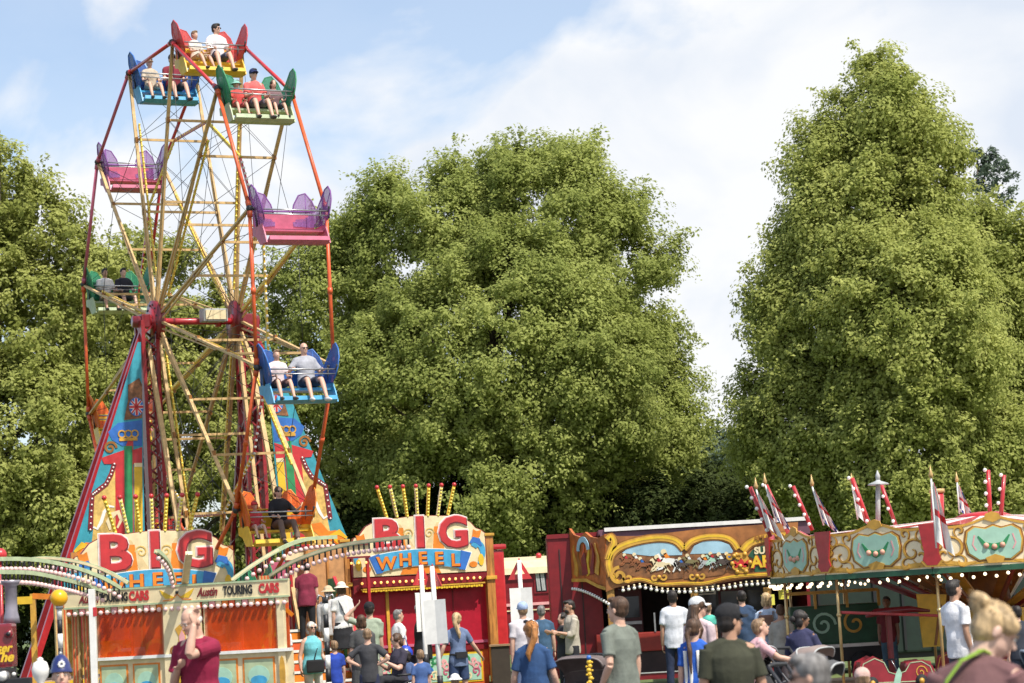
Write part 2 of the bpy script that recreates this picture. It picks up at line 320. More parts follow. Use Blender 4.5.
tree('shrubby_tree', 'low dull-green bushy tree between the two tallest trees', (GX(722, Y), Y), [
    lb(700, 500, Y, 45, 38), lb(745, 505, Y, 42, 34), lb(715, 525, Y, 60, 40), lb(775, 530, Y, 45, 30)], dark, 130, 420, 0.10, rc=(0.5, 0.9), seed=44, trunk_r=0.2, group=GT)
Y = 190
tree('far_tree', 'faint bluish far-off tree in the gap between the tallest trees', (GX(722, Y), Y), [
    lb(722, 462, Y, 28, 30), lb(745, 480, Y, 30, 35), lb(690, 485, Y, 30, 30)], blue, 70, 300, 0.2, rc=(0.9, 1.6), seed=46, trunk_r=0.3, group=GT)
Y = 85
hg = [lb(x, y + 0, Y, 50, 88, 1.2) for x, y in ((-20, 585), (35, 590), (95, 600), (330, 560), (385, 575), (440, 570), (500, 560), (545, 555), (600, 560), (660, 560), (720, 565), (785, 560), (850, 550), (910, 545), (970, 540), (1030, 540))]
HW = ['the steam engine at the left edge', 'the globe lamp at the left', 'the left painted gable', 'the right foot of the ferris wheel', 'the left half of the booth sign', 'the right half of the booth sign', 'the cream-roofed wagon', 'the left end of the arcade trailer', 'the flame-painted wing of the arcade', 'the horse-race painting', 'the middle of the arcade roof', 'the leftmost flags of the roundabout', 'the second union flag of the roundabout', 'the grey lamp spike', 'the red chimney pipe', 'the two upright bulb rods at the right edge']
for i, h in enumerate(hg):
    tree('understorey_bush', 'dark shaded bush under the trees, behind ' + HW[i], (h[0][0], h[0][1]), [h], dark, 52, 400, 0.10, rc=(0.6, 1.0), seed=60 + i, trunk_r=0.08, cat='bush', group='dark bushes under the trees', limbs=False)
# ------------------------------------------------------------------ shared paints
red = mat('red_paint', (0.42, 0.022, 0.028), 0.35, var=0.18, coat=0.3); dred = mat('dark_red_paint', (0.20, 0.012, 0.018), 0.35, var=0.2, coat=0.3)
brred = mat('bright_red_paint', (0.52, 0.026, 0.03), 0.35, var=0.12, coat=0.3); orr = mat('orange_red_paint', (0.66, 0.11, 0.03), 0.4, var=0.18)
tan = mat('tan_paint', (0.58, 0.38, 0.16), 0.55, var=0.22); cream = mat('cream_paint', (0.76, 0.63, 0.38), 0.5, var=0.10); white = mat('white_paint', (0.78, 0.77, 0.72), 0.5, var=0.08)
yel = mat('yellow_paint', (0.74, 0.47, 0.03), 0.4, var=0.12); gold = mat('gold_paint', (0.62, 0.34, 0.05), 0.35, var=0.2); dgold = mat('dark_gold_paint', (0.30, 0.12, 0.02), 0.45, var=0.25)
teal = mat('teal_paint', (0.04, 0.30, 0.38), 0.45, var=0.15); bluep = mat('blue_paint', (0.035, 0.15, 0.48), 0.4, var=0.15); lblue = mat('light_blue_paint', (0.06, 0.34, 0.58), 0.4, var=0.15)
green = mat('green_paint', (0.03, 0.25, 0.09), 0.45, var=0.18); lgreen = mat('pale_green_paint', (0.42, 0.50, 0.30), 0.5, var=0.14); dgreen = mat('dark_green_paint', (0.02, 0.09, 0.045), 0.45, var=0.2)
mint = mat('mint_paint', (0.36, 0.58, 0.44), 0.5, var=0.1); pink = mat('pink_paint', (0.52, 0.12, 0.20), 0.4, var=0.12); lpink = mat('light_pink_paint', (0.75, 0.36, 0.36), 0.5, var=0.1)
purple = mat('purple_paint', (0.20, 0.06, 0.28), 0.45, var=0.15); orange = mat('orange_paint', (0.75, 0.22, 0.02), 0.4, var=0.15); black = mat('black_paint', (0.015, 0.015, 0.017), 0.5, var=0.1)
steel = mat('steel', (0.45, 0.45, 0.45), 0.35, 0.8, var=0.15); dsteel = mat('dark_steel', (0.06, 0.06, 0.065), 0.5, 0.5, var=0.2); grey = mat('grey_metal_paint', (0.42, 0.43, 0.42), 0.5, var=0.15)
wood = mat('varnished_wood', (0.46, 0.19, 0.045), 0.4, var=0.35, scale=3, stretch=(6, 6, 0.8)); plank = mat('weathered_plank', (0.42, 0.26, 0.14), 0.7, var=0.3, scale=3, stretch=(1, 1, 5))
bulb_y = mat('yellow_bulb', (0.85, 0.70, 0.12), 0.25, var=0); bulb_w = mat('white_bulb', (0.85, 0.82, 0.76), 0.2, var=0); bulb_p = mat('pinkish_bulb', (0.80, 0.55, 0.52), 0.2, var=0)
bulb_lit = mat('lit_bulb', (1, 0.85, 0.6), 0.3, var=0, emit=(1, 0.80, 0.52, 1.9)); bulb_am = mat('lit_amber_bulb', (1, 0.6, 0.2), 0.3, var=0, emit=(1, 0.5, 0.12, 1.0))
glass = mat('dark_window_glass', (0.03, 0.035, 0.04), 0.08, var=0); rubber = mat('rubber', (0.02, 0.02, 0.02), 0.8, var=0.1)
def Q(M, px, py, yl):                # where the sight line through a pixel meets the plane y = yl of a thing's own frame
    Mi = M.inverted(); o = Mi @ CAM; d = Mi.to_3x3() @ ray(px, py); t = (yl - o.y) / d.y; p = o + d * t; return (p.x, p.z)
def mtx(loc, rz): return Matrix.Translation(loc) @ Matrix.Rotation(rz, 4, 'Z')

# ------------------------------------------------------------------ the big wheel
YAW = 0.466; HUBZ = 8.23; WR = 6.0; TH0 = 0.284
wl = empty('ferris_wheel', (-6.839 + 0.08, 49.653 + 0.04, 0), YAW, 'towering open-seat ferris wheel with red hoops, tan spokes and painted gables, full of riders', 'ferris wheel')
wl.rotation_euler = (0, -0.011, YAW)
WM = Matrix.Translation(wl.location) @ Euler((0, -0.011, YAW)).to_matrix().to_4x4()
def piv(k, side, r=WR): a = TH0 + R(30) * k; return Vector((side, -math.sin(a) * r, HUBZ + math.cos(a) * r))
KS = list(range(-5, 7))
for sd_ in (-1, 1):
    for k in KS:
        a, b = piv(k, 0.80 * sd_), piv(k + 1, 0.80 * sd_); m = MB()
        cm = brred if (k < 0 and sd_ > 0) else (orr if k >= 1 or k < -3 else pink if sd_ < 0 and k < -1 else brred)
        ex = (b - a).normalized(); m.tube([a, b], 0.040, cm, 8); m.tube([a + ex * 0.05, a + ex * 0.17], 0.056, cm, 8); m.tube([b - ex * 0.17, b - ex * 0.05], 0.056, cm, 8)
        if k in (2, 3): m.tube([a + (b - a) * 0.5, a + (b - a) * 0.5 + ex * 0.12], 0.055, cm, 8)
        m.ball(a, 0.075, dsteel, 8); m.build('rim_bar', wl)
    for k in KS:
        p = piv(k, 0.78 * sd_); h = piv(k, 0.90 * sd_, 0.30); m = MB(); ax_ = Vector((1, 0, 0)); t = (p - h).normalized().cross(ax_)
        m.bar(h + t * 0.05, p + t * 0.02, 0.045, 0.07, tan, ax_); m.bar(h - t * 0.09, h + (p - h) * 0.6 - t * 0.02, 0.03, 0.04, tan, ax_)
        for rr_ in (2.6, 4.35): c_ = h + (p - h) * ((rr_ - .3) / (WR - .3)); m.box(c_ + t * .035, (0.06, 0.12, 0.12), dgold)
        m.build('spoke', wl)
    hb = MB()
    hb.tube([(0.84 * sd_, 0, HUBZ), (1.0 * sd_, 0, HUBZ)], 0.46, dred, 20); hb.tube([(0.80 * sd_, 0, HUBZ), (1.06 * sd_, 0, HUBZ)], 0.16, red, 14); hb.tube([(0.99 * sd_, 0, HUBZ), (1.02 * sd_, 0, HUBZ)], 0.30, red, 14)
    for j in range(12): q = piv(j, 1.0 * sd_, 0.37); hb.ball(q, 0.028, dsteel, 6)
    hb.build('hub', wl)
m = MB(); m.tube([(-1.25, 0, HUBZ), (1.25, 0, HUBZ)], 0.075, red, 12); m.tube([(0.45, 0, HUBZ), (0.55, 0, HUBZ)], 0.13, red, 12); m.build('axle', wl)
m = MB(); m.box((0.33, -0.2, HUBZ + 0.10), (0.56, 0.28, 0.28), grey, bev=0.02); m.box((0.33, -0.36, HUBZ + 0.10), (0.46, 0.02, 0.20), cream); m.build('control_box', wl)
for k in KS:
    for rr in (2.6, 4.35):
        a, b = piv(k, -0.86 + 0.012 * rr, rr), piv(k, 0.86 - 0.012 * rr, rr); m = MB(); m.bar(a, b, 0.045, 0.05, tan); m.build('cross_bar', wl)
m = MB()
for k in KS:
    for (r0, r1) in ((0.5, 2.6), (2.6, 4.35), (4.35, 5.9)):
        m.tube([piv(k, -0.84, r0), piv(k, 0.82, r1)], 0.006, dsteel, 4); m.tube([piv(k, 0.84, r0), piv(k, -0.82, r1)], 0.006, dsteel, 4)
    for s_ in (-0.8, 0.8):
        m.tube([piv(k, s_, 5.9), piv(k + 1, s_, 2.6)], 0.006, dsteel, 4); m.tube([piv(k, s_, 4.35), piv(k + 1, s_, 4.35)], 0.007, dsteel, 4)
m.build('bracing_cables', wl)
def bulbs(mb, a, b, step, r, bm_, off=Vector((0, 0, 0))):
    a, b = Vector(a), Vector(b); n = max(1, int((b - a).length / step))
    for i in range(n + 1): mb.ball(a + (b - a) * (i / n) + off, r, bm_, 6, k=4)
for k in KS:                          # strips of bulbs on the spokes and on the inner ring
    sd_ = 1 if k % 2 == 0 else -1
    a, b = piv(k, 0.80 * sd_, 0.7), piv(k, 0.74 * sd_, 4.7); m = MB(); o_ = Vector((0, -0.07, 0)); m.bar(a + o_, b + o_, 0.075, 0.025, yel, (1, 0, 0)); bulbs(m, a, b, 0.13, 0.028, bulb_y, Vector((0, -0.10, 0))); m.build('light_strip', wl)
    a, b = piv(k, 0.05, 4.35), piv(k + 1, 0.05, 4.35); m = MB(); m.bar(a, b, 0.07, 0.03, brred if k % 2 else yel, (1, 0, 0)); bulbs(m, a, b, 0.15, 0.032, bulb_w if k >= 1 else bulb_y, Vector((0, -0.05, 0))); m.build('light_strip', wl)
# towers, struts
tred = mat('tower_red_paint', (0.30, 0.015, 0.02), 0.4, var=0.25, coat=0.2)
for sd_ in (-1, 1):
    m = MB(); x0 = 1.13 * sd_; hw = 0.17
    for dx in (-hw, hw):
        for dy in (-hw, hw): m.bar((x0 + dx, dy, 0.6), (x0 + dx, dy, HUBZ), 0.26 if dy < 0 and dx * sd_ > 0 else 0.09, 0.08, tred)
    z = 0.7; f = 1
    while z < HUBZ - 0.3:
        m.bar((x0 - hw * f, -hw, z), (x0 + hw * f, -hw, z + 0.3), 0.055, 0.03, tred); m.bar((x0 - hw, -hw * f, z), (x0 - hw, hw * f, z + 0.3), 0.045, 0.04, dred); m.bar((x0 + hw, -hw * f, z), (x0 + hw, hw * f, z + 0.3), 0.045, 0.04, dred); m.bar((x0 + hw * f, hw, z), (x0 - hw * f, hw, z + 0.3), 0.045, 0.04, dred)
        z += 0.3; f = -f
    m.box((x0 + 0.05 * sd_, 0, HUBZ), (0.2, 0.34, 0.30), dred, bev=0.03); m.tube([(x0 - 0.3, 0, HUBZ), (x0 + 0.3, 0, HUBZ)], 0.13, dred, 12); m.build('tower', wl)
    for yy in (-0.25, 0.35):
        m = MB(); m.bar((x0 + 0.1 * sd_, yy * 0.4, HUBZ - 0.15), (x0 + 3.05 * sd_, yy, 0.45), 0.13, 0.10, red if yy < 0 else dred, (0, 1, 0)); m.build('strut', wl)
    for yy in (-2.6, 2.6):
        m = MB(); m.bar((x0, 0.1 * yy / 2.6, HUBZ - 0.6), (x0, yy, 0.6), 0.09, 0.09, tan if yy < 0 else dred); m.build('strut', wl)
# painted gable panels (drawn from the left one; the right one mirrors it)
def gable(sd_):
    m = MB(); L0 = [(141, 340), (143, 590), (70, 590), (75, 555), (84, 535), (110, 460)]; yb = -0.42
    def q(px, py): x, z = Q(WM, px, py, yb); return (-x if sd_ > 0 else x, z)
    def pg(pts, lift, mt): m.poly([q(*p) for p in pts], yb - lift, 0.008 if lift else 0.03, mt)
    pg([(138, 342), (141, 342), (146, 596), (60, 596), (66, 575)], 0, teal)
    pg([(139, 385), (127, 440), (104, 480), (92, 530), (85, 560), (145, 560), (142, 385)], 0.004, teal)
    pg([(118, 423), (142, 420), (142, 446), (122, 446), (112, 440), (108, 432)], 0.010, bluep)
    pg([(101, 458), (124, 450), (128, 440), (133, 440), (133, 450), (142, 447), (142, 464), (133, 464), (134, 590), (116, 590), (115, 464), (104, 464)], 0.016, brred)
    pg([(124, 446), (132, 446), (133, 590), (125, 590)], 0.022, green)
    pg([(134, 466), (142, 466), (143, 590), (135, 590)], 0.016, yel); pg([(134, 463), (142, 463), (142, 467), (134, 467)], 0.022, cream)
    pg([(114, 466), (110, 478), (104, 488), (94, 494), (93, 530), (90, 560), (116, 560), (115, 466)], 0.010, mat('ochre_paint', (0.66, 0.44, 0.12), 0.5, var=0.3))
    ar = [q(*p) for p in ((114, 464), (111, 474), (106, 484), (97, 491), (92, 495), (91, 512), (90, 530))]; m.ribbon(ar, 0.10, yb - 0.024, 0.01, dred)
    for i in range(18):
        t = i / 17 * 5.99; j = int(t); a, b = ar[j], ar[j + 1]; m.ball((a[0] + (b[0] - a[0]) * (t - j), yb - 0.03, a[1] + (b[1] - a[1]) * (t - j)), 0.022, bulb_w, 6)
    pg([(128, 385), (139, 378), (142, 385), (142, 418), (124, 420), (128, 400)], 0.014, mat('brown_paint', (0.24, 0.10, 0.04), 0.6, var=0.4, scale=12))
    c = q(136, 407); m.poly(ell(c[0], c[1], 0.16, 0.2), yb - 0.026, 0.01, bluep); 
    for a_ in (0, 45, 90, 135):
        dx, dz = math.cos(R(a_)) * 0.15, math.sin(R(a_)) * 0.18; wd_ = 0.05 if a_ % 90 == 0 else 0.03
        m.ribbon([(c[0] - dx, c[1] - dz), (c[0] + dx, c[1] + dz)], wd_ + 0.025, yb - 0.030, 0.004, white); m.ribbon([(c[0] - dx, c[1] - dz), (c[0] + dx, c[1] + dz)], wd_, yb - 0.034, 0.004, brred)
    for dx in (-0.14, 0, 0.14):
        c = q(128, 434); m.ribbon(spiral(c[0] + dx, c[1], 0.075, 0.075, 0, 6.28, 12), 0.03, yb - 0.03, 0.01, gold)
    c = q(128, 439); m.poly([(c[0] - 0.2, c[1] - 0.04), (c[0] + 0.2, c[1] - 0.04), (c[0] + 0.2, c[1] + 0.02), (c[0] - 0.2, c[1] + 0.02)], yb - 0.03, 0.01, gold)
    c = q(110, 448); m.ribbon(spiral(c[0], c[1], 0.14, 0.02, 0, 9, 20), 0.05, yb - 0.02, 0.01, dgold)
    m.ribbon([q(*p) for p in ((93, 527), (97, 529), (101, 522), (104, 512), (109, 506), (114, 507))], [0.04, 0.05, 0.07, 0.07, 0.06, 0.03], yb - 0.02, 0.01, white)
    m.ribbon([q(*p) for p in ((110, 530), (108, 522), (112, 515), (118, 512), (121, 520), (117, 528))], [0.04, 0.1, 0.12, 0.1, 0.07, 0.04], yb - 0.022, 0.01, cream)
    m.ribbon([q(*p) for p in ((70, 566), (80, 556), (88, 548), (96, 547), (104, 538), (112, 536))], [0.05, 0.2, 0.26, 0.2, 0.26, 0.1], yb - 0.018, 0.01, orange)
    m.ribbon([q(*p) for p in ((74, 552), (82, 545), (90, 548), (84, 556))], [0.05, 0.13, 0.16, 0.05], yb - 0.026, 0.01, yel)
    m.build('painted_gable', wl)
gable(-1); gable(1)
# bench seats
def wing(mb, sd_, mt, edge):
    pts = [(0.65, -0.38, -0.28), (0.70, -0.44, -0.08), (0.75, -0.42, 0.14), (0.78, -0.32, 0.32), (0.80, -0.16, 0.44), (0.79, 0.0, 0.40), (0.75, 0.12, 0.22), (0.68, 0.22, 0.02), (0.61, 0.27, 0.22), (0.50, 0.32, 0.38), (0.36, 0.33, 0.34), (0.24, 0.31, 0.14), (0.18, 0.29, -0.12)]
    b = [(0.645 - 0.45 * max(0, (i - 7) / 5), -0.30 + 0.55 * min(1, i / 8), -0.36 + 0.005 * i) for i in range(13)]
    n = len(pts); vs = [(x * sd_, y, z) for x, y, z in pts] + [(x * sd_, y, z) for x, y, z in b]; o = [(x * 0.985 * sd_, y - 0.008, z) for x, y, z in pts] + [(x * 0.985 * sd_, y - 0.008, z) for x, y, z in b]
    fs = [(i, i + 1, n + i + 1, n + i) for i in range(n - 1)]; mb.add(vs, fs, mt); mb.add(o, [f[::-1] for f in fs], mt)
    mb.tube([(x * sd_, y, z) for x, y, z in pts], 0.014, edge, 6); 
    for i in (3, 5, 9): mb.tube([vs[i], vs[n + i]], 0.010, edge, 5)
def meshmat(nm, col, al): return mat(nm, col, 0.5, var=0.25, scale=30, alpha=al)
wcol = {'red': (meshmat('red_mesh', (0.60, 0.06, 0.05), 0.8), brred), 'blue': (meshmat('blue_mesh', (0.03, 0.10, 0.36), 0.75), bluep), 'green': (meshmat('green_mesh', (0.02, 0.24, 0.12), 0.75), green), 'purple': (meshmat('purple_mesh', (0.26, 0.10, 0.34), 0.5), purple), 'orange': (meshmat('orange_mesh', (0.72, 0.12, 0.01), 0.95), orange)}
SEATS = {0: ('red', yel, yel, 'yellow gondola with red wings at the very top, two riders in pale tops'), -1: ('blue', lblue, bluep, 'blue gondola upper left of the top, carrying a man in a dark red top'), 1: ('green', lgreen, green, 'green gondola right of the top with three riders'),
    2: ('purple', pink, pink, 'empty pink gondola with purple wings on the right side'), -2: ('purple', pink, pink, 'empty pink gondola with purple wings on the left side'), -3: ('green', lgreen, green, 'green gondola at hub height on the left'),
    3: ('blue', lblue, bluep, 'blue gondola lower right carrying a bald man'), -4: ('orange', yel, yel, 'orange gondola half hidden behind the left gable'), 4: ('orange', yel, yel, 'yellow gondola with orange wings at the bottom right'),
    -5: ('red', yel, yel, None), 5: ('green', lgreen, green, None), 6: ('blue', lblue, bluep, None)}
for k in KS:
    wc, pc, bc, lab = SEATS[k]; p = piv(k, 0)
    e = empty('gondola', p); e.parent = wl
    if lab: e['label'] = lab
    g = MB(); g.box((0, 0.0, -0.46), (1.28, 0.48, 0.05), pc, bev=0.012); g.build('bench', e)
    g = MB(); g.box((0, 0.28, -0.20), (1.28, 0.035, 0.30), bc if pc != pink else pink, bev=0.01); g.box((0, 0.28, -0.42), (1.26, 0.03, 0.08), bc, bev=0.005); g.tube([(-0.66, 0.27, 0.0), (0.66, 0.27, 0.0)], 0.018, purple if wc == 'purple' else bc, 6); g.build('backrest', e)
    for s_ in (-1, 1):
        g = MB(); wing(g, s_, *wcol[wc]); g.build('wing', e)
        g = MB(); pl = [(0.30, -0.34), (-0.26, -0.34), (-0.38, -0.52), (-0.48, -0.74), (-0.12, -0.74), (0.08, -0.55), (0.28, -0.50)]
        xs = 0.655 * s_; n = len(pl); vs = [(xs - 0.012, a, b) for a, b in pl] + [(xs + 0.012, a, b) for a, b in pl]
        g.add(vs, [tuple(range(n)), tuple(range(2 * n - 1, n - 1, -1))] + [(i, (i + 1) % n, (i + 1) % n + n, i + n) for i in range(n)], pc); g.build('side_panel', e)
        g = MB(); g.tube([(0.78 * s_, 0, 0), (0.66 * s_, 0, 0)], 0.03, dsteel, 8); g.tube([(0.67 * s_, 0, 0.02), (0.67 * s_, -0.02, -0.36)], 0.02, dsteel, 6); g.build('hanger', e)
    g = MB(); g.add([(x, y, z) for x in (-0.62, 0.62) for y, z in ((-0.12, -0.68), (-0.40, -0.70), (-0.54, -0.62), (-0.56, -0.70), (-0.42, -0.76), (-0.12, -0.74))], [(0, 1, 7, 6), (1, 2, 8, 7), (2, 3, 9, 8), (3, 4, 10, 9), (4, 5, 11, 10), (5, 0, 6, 11), (0, 5, 4, 3, 2, 1), (6, 7, 8, 9, 10, 11)], pc); g.build('footboard', e)
    g = MB(); g.tube([(-0.68, -0.40, -0.08), (0.68, -0.40, -0.10)], 0.016, steel, 8); g.tube([(-0.66, -0.40, -0.17), (0.66, -0.40, -0.19)], 0.012, steel, 8); g.tube([(0.68, -0.46, -0.02), (0.72, -0.30, -0.22)], 0.022, dsteel, 6); g.build('lap_bar', e)
# base deck and scenery under the wheel
m = MB(); m.box((-.9, 0.4, 0.55), (7.2, 5.6, 0.30), dred, bev=0.02); m.box((-.9, -2.44, 0.72), (7.2, 0.05, 0.10), yel)
for i in range(12): m.box((-4.2 + i * 0.6, 0.35, 0.715), (0.57, 5.4, 0.03), plank)
for x in (-4, -2, 0, 2.2):
    for y in (-2, 2.6): m.box((x, y, 0.2), (0.3, 0.3, 0.4), black)
m.build('deck', wl)
m = MB(); m.bar((1.0, -2.0, 3.02), (2.9, -2.0, 3.02), 0.03, 0.24, cream); m.bar((1.0, -2.05, 3.16), (2.9, -2.05, 3.16), 0.05, 0.04, dred); m.bar((1.0, -2.05, 2.88), (2.9, -2.05, 2.88), 0.05, 0.04, dred)
for i in range(11): m.ball((1.1 + i * 0.17, -2.06, 2.76), 0.03, bulb_am, 6)
for x in (1.1, 2.85): m.bar((x, -2.0, 0.7), (x, -2.0, 2.9), 0.06, 0.06, red)
m.build('header_board', wl)
# hoarding with a colourful mural at the back of the deck
m = MB(); m.box((1.75, -0.9, 1.75), (1.5, 0.06, 2.3), pink)
random.seed(4)
for i in range(34):
    c = random.choice([teal, bluep, lblue, pink, cream, yel, green, orange, purple]); cx = 1.05 + random.random() * 1.3; cz = 0.8 + random.random() * 1.8; a = random.random() * 6
    pth = [(cx + 0.45 * t * math.cos(a + t * 2), cz + 0.45 * t * math.sin(a + t * 2)) for t in [i_ / 8 for i_ in range(9)]]; m.ribbon([q_ for q_ in pth if 1.06 < q_[0] < 2.42 and 0.7 < q_[1] < 2.85] or [(2, 1), (2.1, 1.1)], 0.16 * random.random() + 0.06, -0.945 - 0.0015 * i, 0.01, c)
m.build('painted_hoarding', wl)
m = MB(); m.box((-2.9, -2.2, 1.6), (2.0, 0.06, 1.5), mat('ochre_paint', (0.66, 0.44, 0.12), 0.5, var=0.3))
for i in range(16):
    c = random.choice([yel, orange, dred, cream]); cx = -3.7 + random.random() * 1.5; cz = 1.1 + random.random() * 1.0; m.ribbon(spiral(cx, cz, 0.2, 0.03, random.random() * 6, 8, 14), 0.06, -2.24 - 0.0015 * i, 0.01, c)
m.build('painted_hoarding', wl)
for x in (-3.95, -1.85, 0.35):
    m = MB(); m.box((x, -2.42, 1.6), (0.24, 0.10, 2.0), tan)
    for dx in (-0.07, 0, 0.07): m.box((x + dx, -2.475, 1.6), (0.028, 0.012, 2.0), orr)
    m.build('striped_post', wl)
# ------------------------------------------------------------------ BIG WHEEL sign boards
def sign(e, z0, yo):
    m = MB(); out = [(-1.65, 0), (-1.65, .80), (-1.60, .90), (-1.48, .95), (-1.30, 1.16), (-1.12, 1.25), (-.8, 1.31), (0, 1.38), (.8, 1.34), (1.12, 1.27), (1.30, 1.17), (1.42, 1.03), (1.55, .98), (1.65, .90), (1.65, 0)]
    m.poly(out, yo - 0.03, 0.06, dred, z0); m.poly([(x * 0.985, z * 0.985 + 0.008) for x, z in out], yo - 0.042, 0.012, cream, z0)
    for sx in (-1, 1):
        m.poly([(0.05 * sx, .05), (.1 * sx, .6), (.45 * sx, 1.2), (.56 * sx, 1.2), (.25 * sx, .5), (.2 * sx, .05)], yo - 0.048, 0.006, mat('buff_paint', (0.66, 0.50, 0.26), 0.5, var=0.15), z0)
        m.poly([(0.30 * sx, .3), (.38 * sx, 1.1), (.50 * sx, 1.1), (.66 * sx, .3)], yo - 0.050, 0.006, orange, z0)
        m.ribbon([(x * sx, z + z0) for x, z in spiral(0.25, 0.95, 0.13, 0.02, 0, 9, 18)], 0.025, yo - 0.054, 0.004, mat('ochre_paint', (0.66, 0.44, 0.12)))
        # blue ribbon curls and orange flourishes at the ends
        m.ribbon([(x * sx, z + z0) for x, z in spiral(1.42, 0.45, 0.24, 0.2, -1.6, 2.4, 16, 0.6)], taper(0.04, 0.16, 17, 0.15), yo - 0.056, 0.006, lblue)
        m.ribbon([(1.25 * sx, .68 + z0), (1.33 * sx, .76 + z0), (1.45 * sx, .72 + z0), (1.52 * sx, .6 + z0)], [0.05, 0.13, 0.14, 0.04], yo - 0.060, 0.006, bluep)
        m.poly([(1.30 * sx, .80), (1.34 * sx, 1.0), (1.42 * sx, .95), (1.54 * sx, .97), (1.50 * sx, .84), (1.42 * sx, .76)], yo - 0.058, 0.006, orange, z0)
        m.poly(ell(1.5 * sx, .28, .07, .14, 12), yo - 0.058, 0.006, yel, z0); m.poly(ell(1.3 * sx, .18, .1, .07, 12), yo - 0.057, 0.006, orange, z0)
    m.poly([(-.5, .02), (-.35, .3), (.35, .3), (.5, .02)], yo - 0.050, 0.006, orange, z0)
    for ch, cx, sx in (('B', -.80, 1.20), ('I', 0.02, 1.15), ('G', .84, 1.05)):
        cz = z0 + .92 + (0.03 if ch == 'I' else 0)
        m.text(ch, 0.98, cx, yo - 0.052, cz, white, off=0.064, ext=0.008, sx=sx); m.text(ch, 0.98, cx, yo - 0.066, cz, lpink, off=0.046, ext=0.006, sx=sx)
        m.text(ch, 0.98, cx + 0.018, yo - 0.076, cz - 0.018, dred, off=0.034, ext=0.005, sx=sx); m.text(ch, 0.98, cx, yo - 0.084, cz, brred, off=0.026, ext=0.004, sx=sx)
    bt = [(-1.28 + 2.56 * i / 14) for i in range(15)]; top = [(x, .60 - .13 * (x / 1.28) ** 2) for x in bt]; bot = [(x * 0.86, .20 - .15 * (x / 1.28) ** 2) for x in bt[::-1]]
    m.poly(top + bot, yo - 0.074, 0.014, white, z0); m.poly([(x * 0.98, z) for x, z in [(x, z - 0.015) for x, z in top] + [(x, z + 0.015) for x, z in bot]], yo - 0.080, 0.006, lblue, z0)
    m.poly([(-1.25, .45), (-1.0, .52), (-.93, .08), (-1.08, .06)], yo - 0.084, 0.004, bluep, z0); m.poly([(1.25, .45), (1.0, .52), (.93, .08), (1.08, .06)], yo - 0.084, 0.004, bluep, z0)
    for ch, cx in zip('WHEEL', (-.84, -.38, .04, .44, .84)):
        cz = z0 + .365 - .11 * (cx / 1.0) ** 2
        m.text(ch, .40, cx + .012, yo - 0.088, cz - .012, dred, off=0.018, ext=0.004, sx=1.1); m.text(ch, .40, cx, yo - 0.096, cz, orange, off=0.012, ext=0.004, sx=1.1)
    m.build('sign_board', e)
    for i in range(7):
        t = (i - 3) / 3; b0 = Vector((t * 0.75, yo, z0 + 1.36)); tp = Vector((t * 0.95, yo, z0 + 2.06)); r_ = MB(); r_.bar(b0, tp, 0.07, 0.04, cream if i % 2 else yel, (0, 1, 0)); bulbs(r_, b0, b0 + (tp - b0) * 0.86, 0.075, 0.030, bulb_y, Vector((0, -0.04, 0)))
        r_.ball(tp, 0.055, brred, 8); r_.build('light_rod', e)
lp_ = P(155, 599, 46.3); e = empty('fairground_sign', (lp_.x, lp_.y, 0), YAW - 0.1, 'cream sign reading BIG WHEEL with fanned bulb rods, at the foot of the ferris wheel', 'sign')
sign(e, lp_.z, 0)
m = MB()
for x in (-1.58, 1.58): m.box((x, 0.06, lp_.z / 2 + 0.5), (0.12, 0.10, lp_.z + 1.0), wood)
m.box((0, 0.08, lp_.z - 0.4), (3.2, 0.05, 0.75), dred); m.build('support_frame', e)
# ------------------------------------------------------------------ ticket booth with the second sign
pB = P(416, 576, 50.2); e = empty('ticket_booth', (pB.x, pB.y, 0), YAW - 0.1, 'red-fronted ticket booth under the BIG WHEEL sign right of the steps', 'booth'); z0 = pB.z
BM = mtx((pB.x, pB.y, 0), YAW - 0.1)
sg = empty('fairground_sign', (pB.x, pB.y, 0), YAW - 0.1, 'cream sign reading BIG WHEEL on top of the red ticket booth', 'sign')
sg.location.z = z0 + .02; sg.scale = (.93, 1, .93); sign(sg, 0.0, -0.3); e.scale = (.94, 1, 1)
m = MB(); m.box((0.25, 1.0, z0 / 2 + 0.35), (3.9, 2.0, z0 + 0.25), brred, bev=0.05); m.box((0.25, 1.0, z0 + 0.55), (4.0, 2.1, 0.12), red, bev=0.05)
m.box((2.21, 0.5, z0 - 0.2), (0.02, 0.12, 0.5), white); m.box((2.21, 0.7, z0 + 0.2), (0.02, 0.5, 0.05), white)
m.build('body', e)
m = MB(); m.box((0, -0.02, 1.55), (3.3, 0.05, 1.4), mat('crimson_panel', (0.40, 0.012, 0.03), 0.35, var=0.12, coat=0.3))
for x in (-1.15, 0.1, 0.85): m.box((x, -0.05, 1.6), (0.03, 0.02, 1.3), dred)
m.box((0, -0.06, 0.98), (3.3, 0.05, 0.06), pink); m.box((0, -0.06, 0.86), (3.3, 0.06, 0.10), dred); m.box((-.75, -0.07, 1.6), (0.07, 0.05, 1.5), gold)
m.build('front_panel', e)
m = MB(); m.poly([(-1.62, z0), (1.62, z0), (1.62, z0 - .06), (1.45, z0 - .20), (-1.45, z0 - .20), (-1.62, z0 - .34)], -0.34, 0.08, dred)
for i in range(20): m.ball((-1.42 + i * 0.15, -0.36, z0 - 0.11), 0.032, bulb_am, 6)
m.bar((-1.45, -0.34, z0 - 0.24), (1.55, -0.34, z0 - 0.22), 0.03, 0.05, gold, (0, 1, 0))
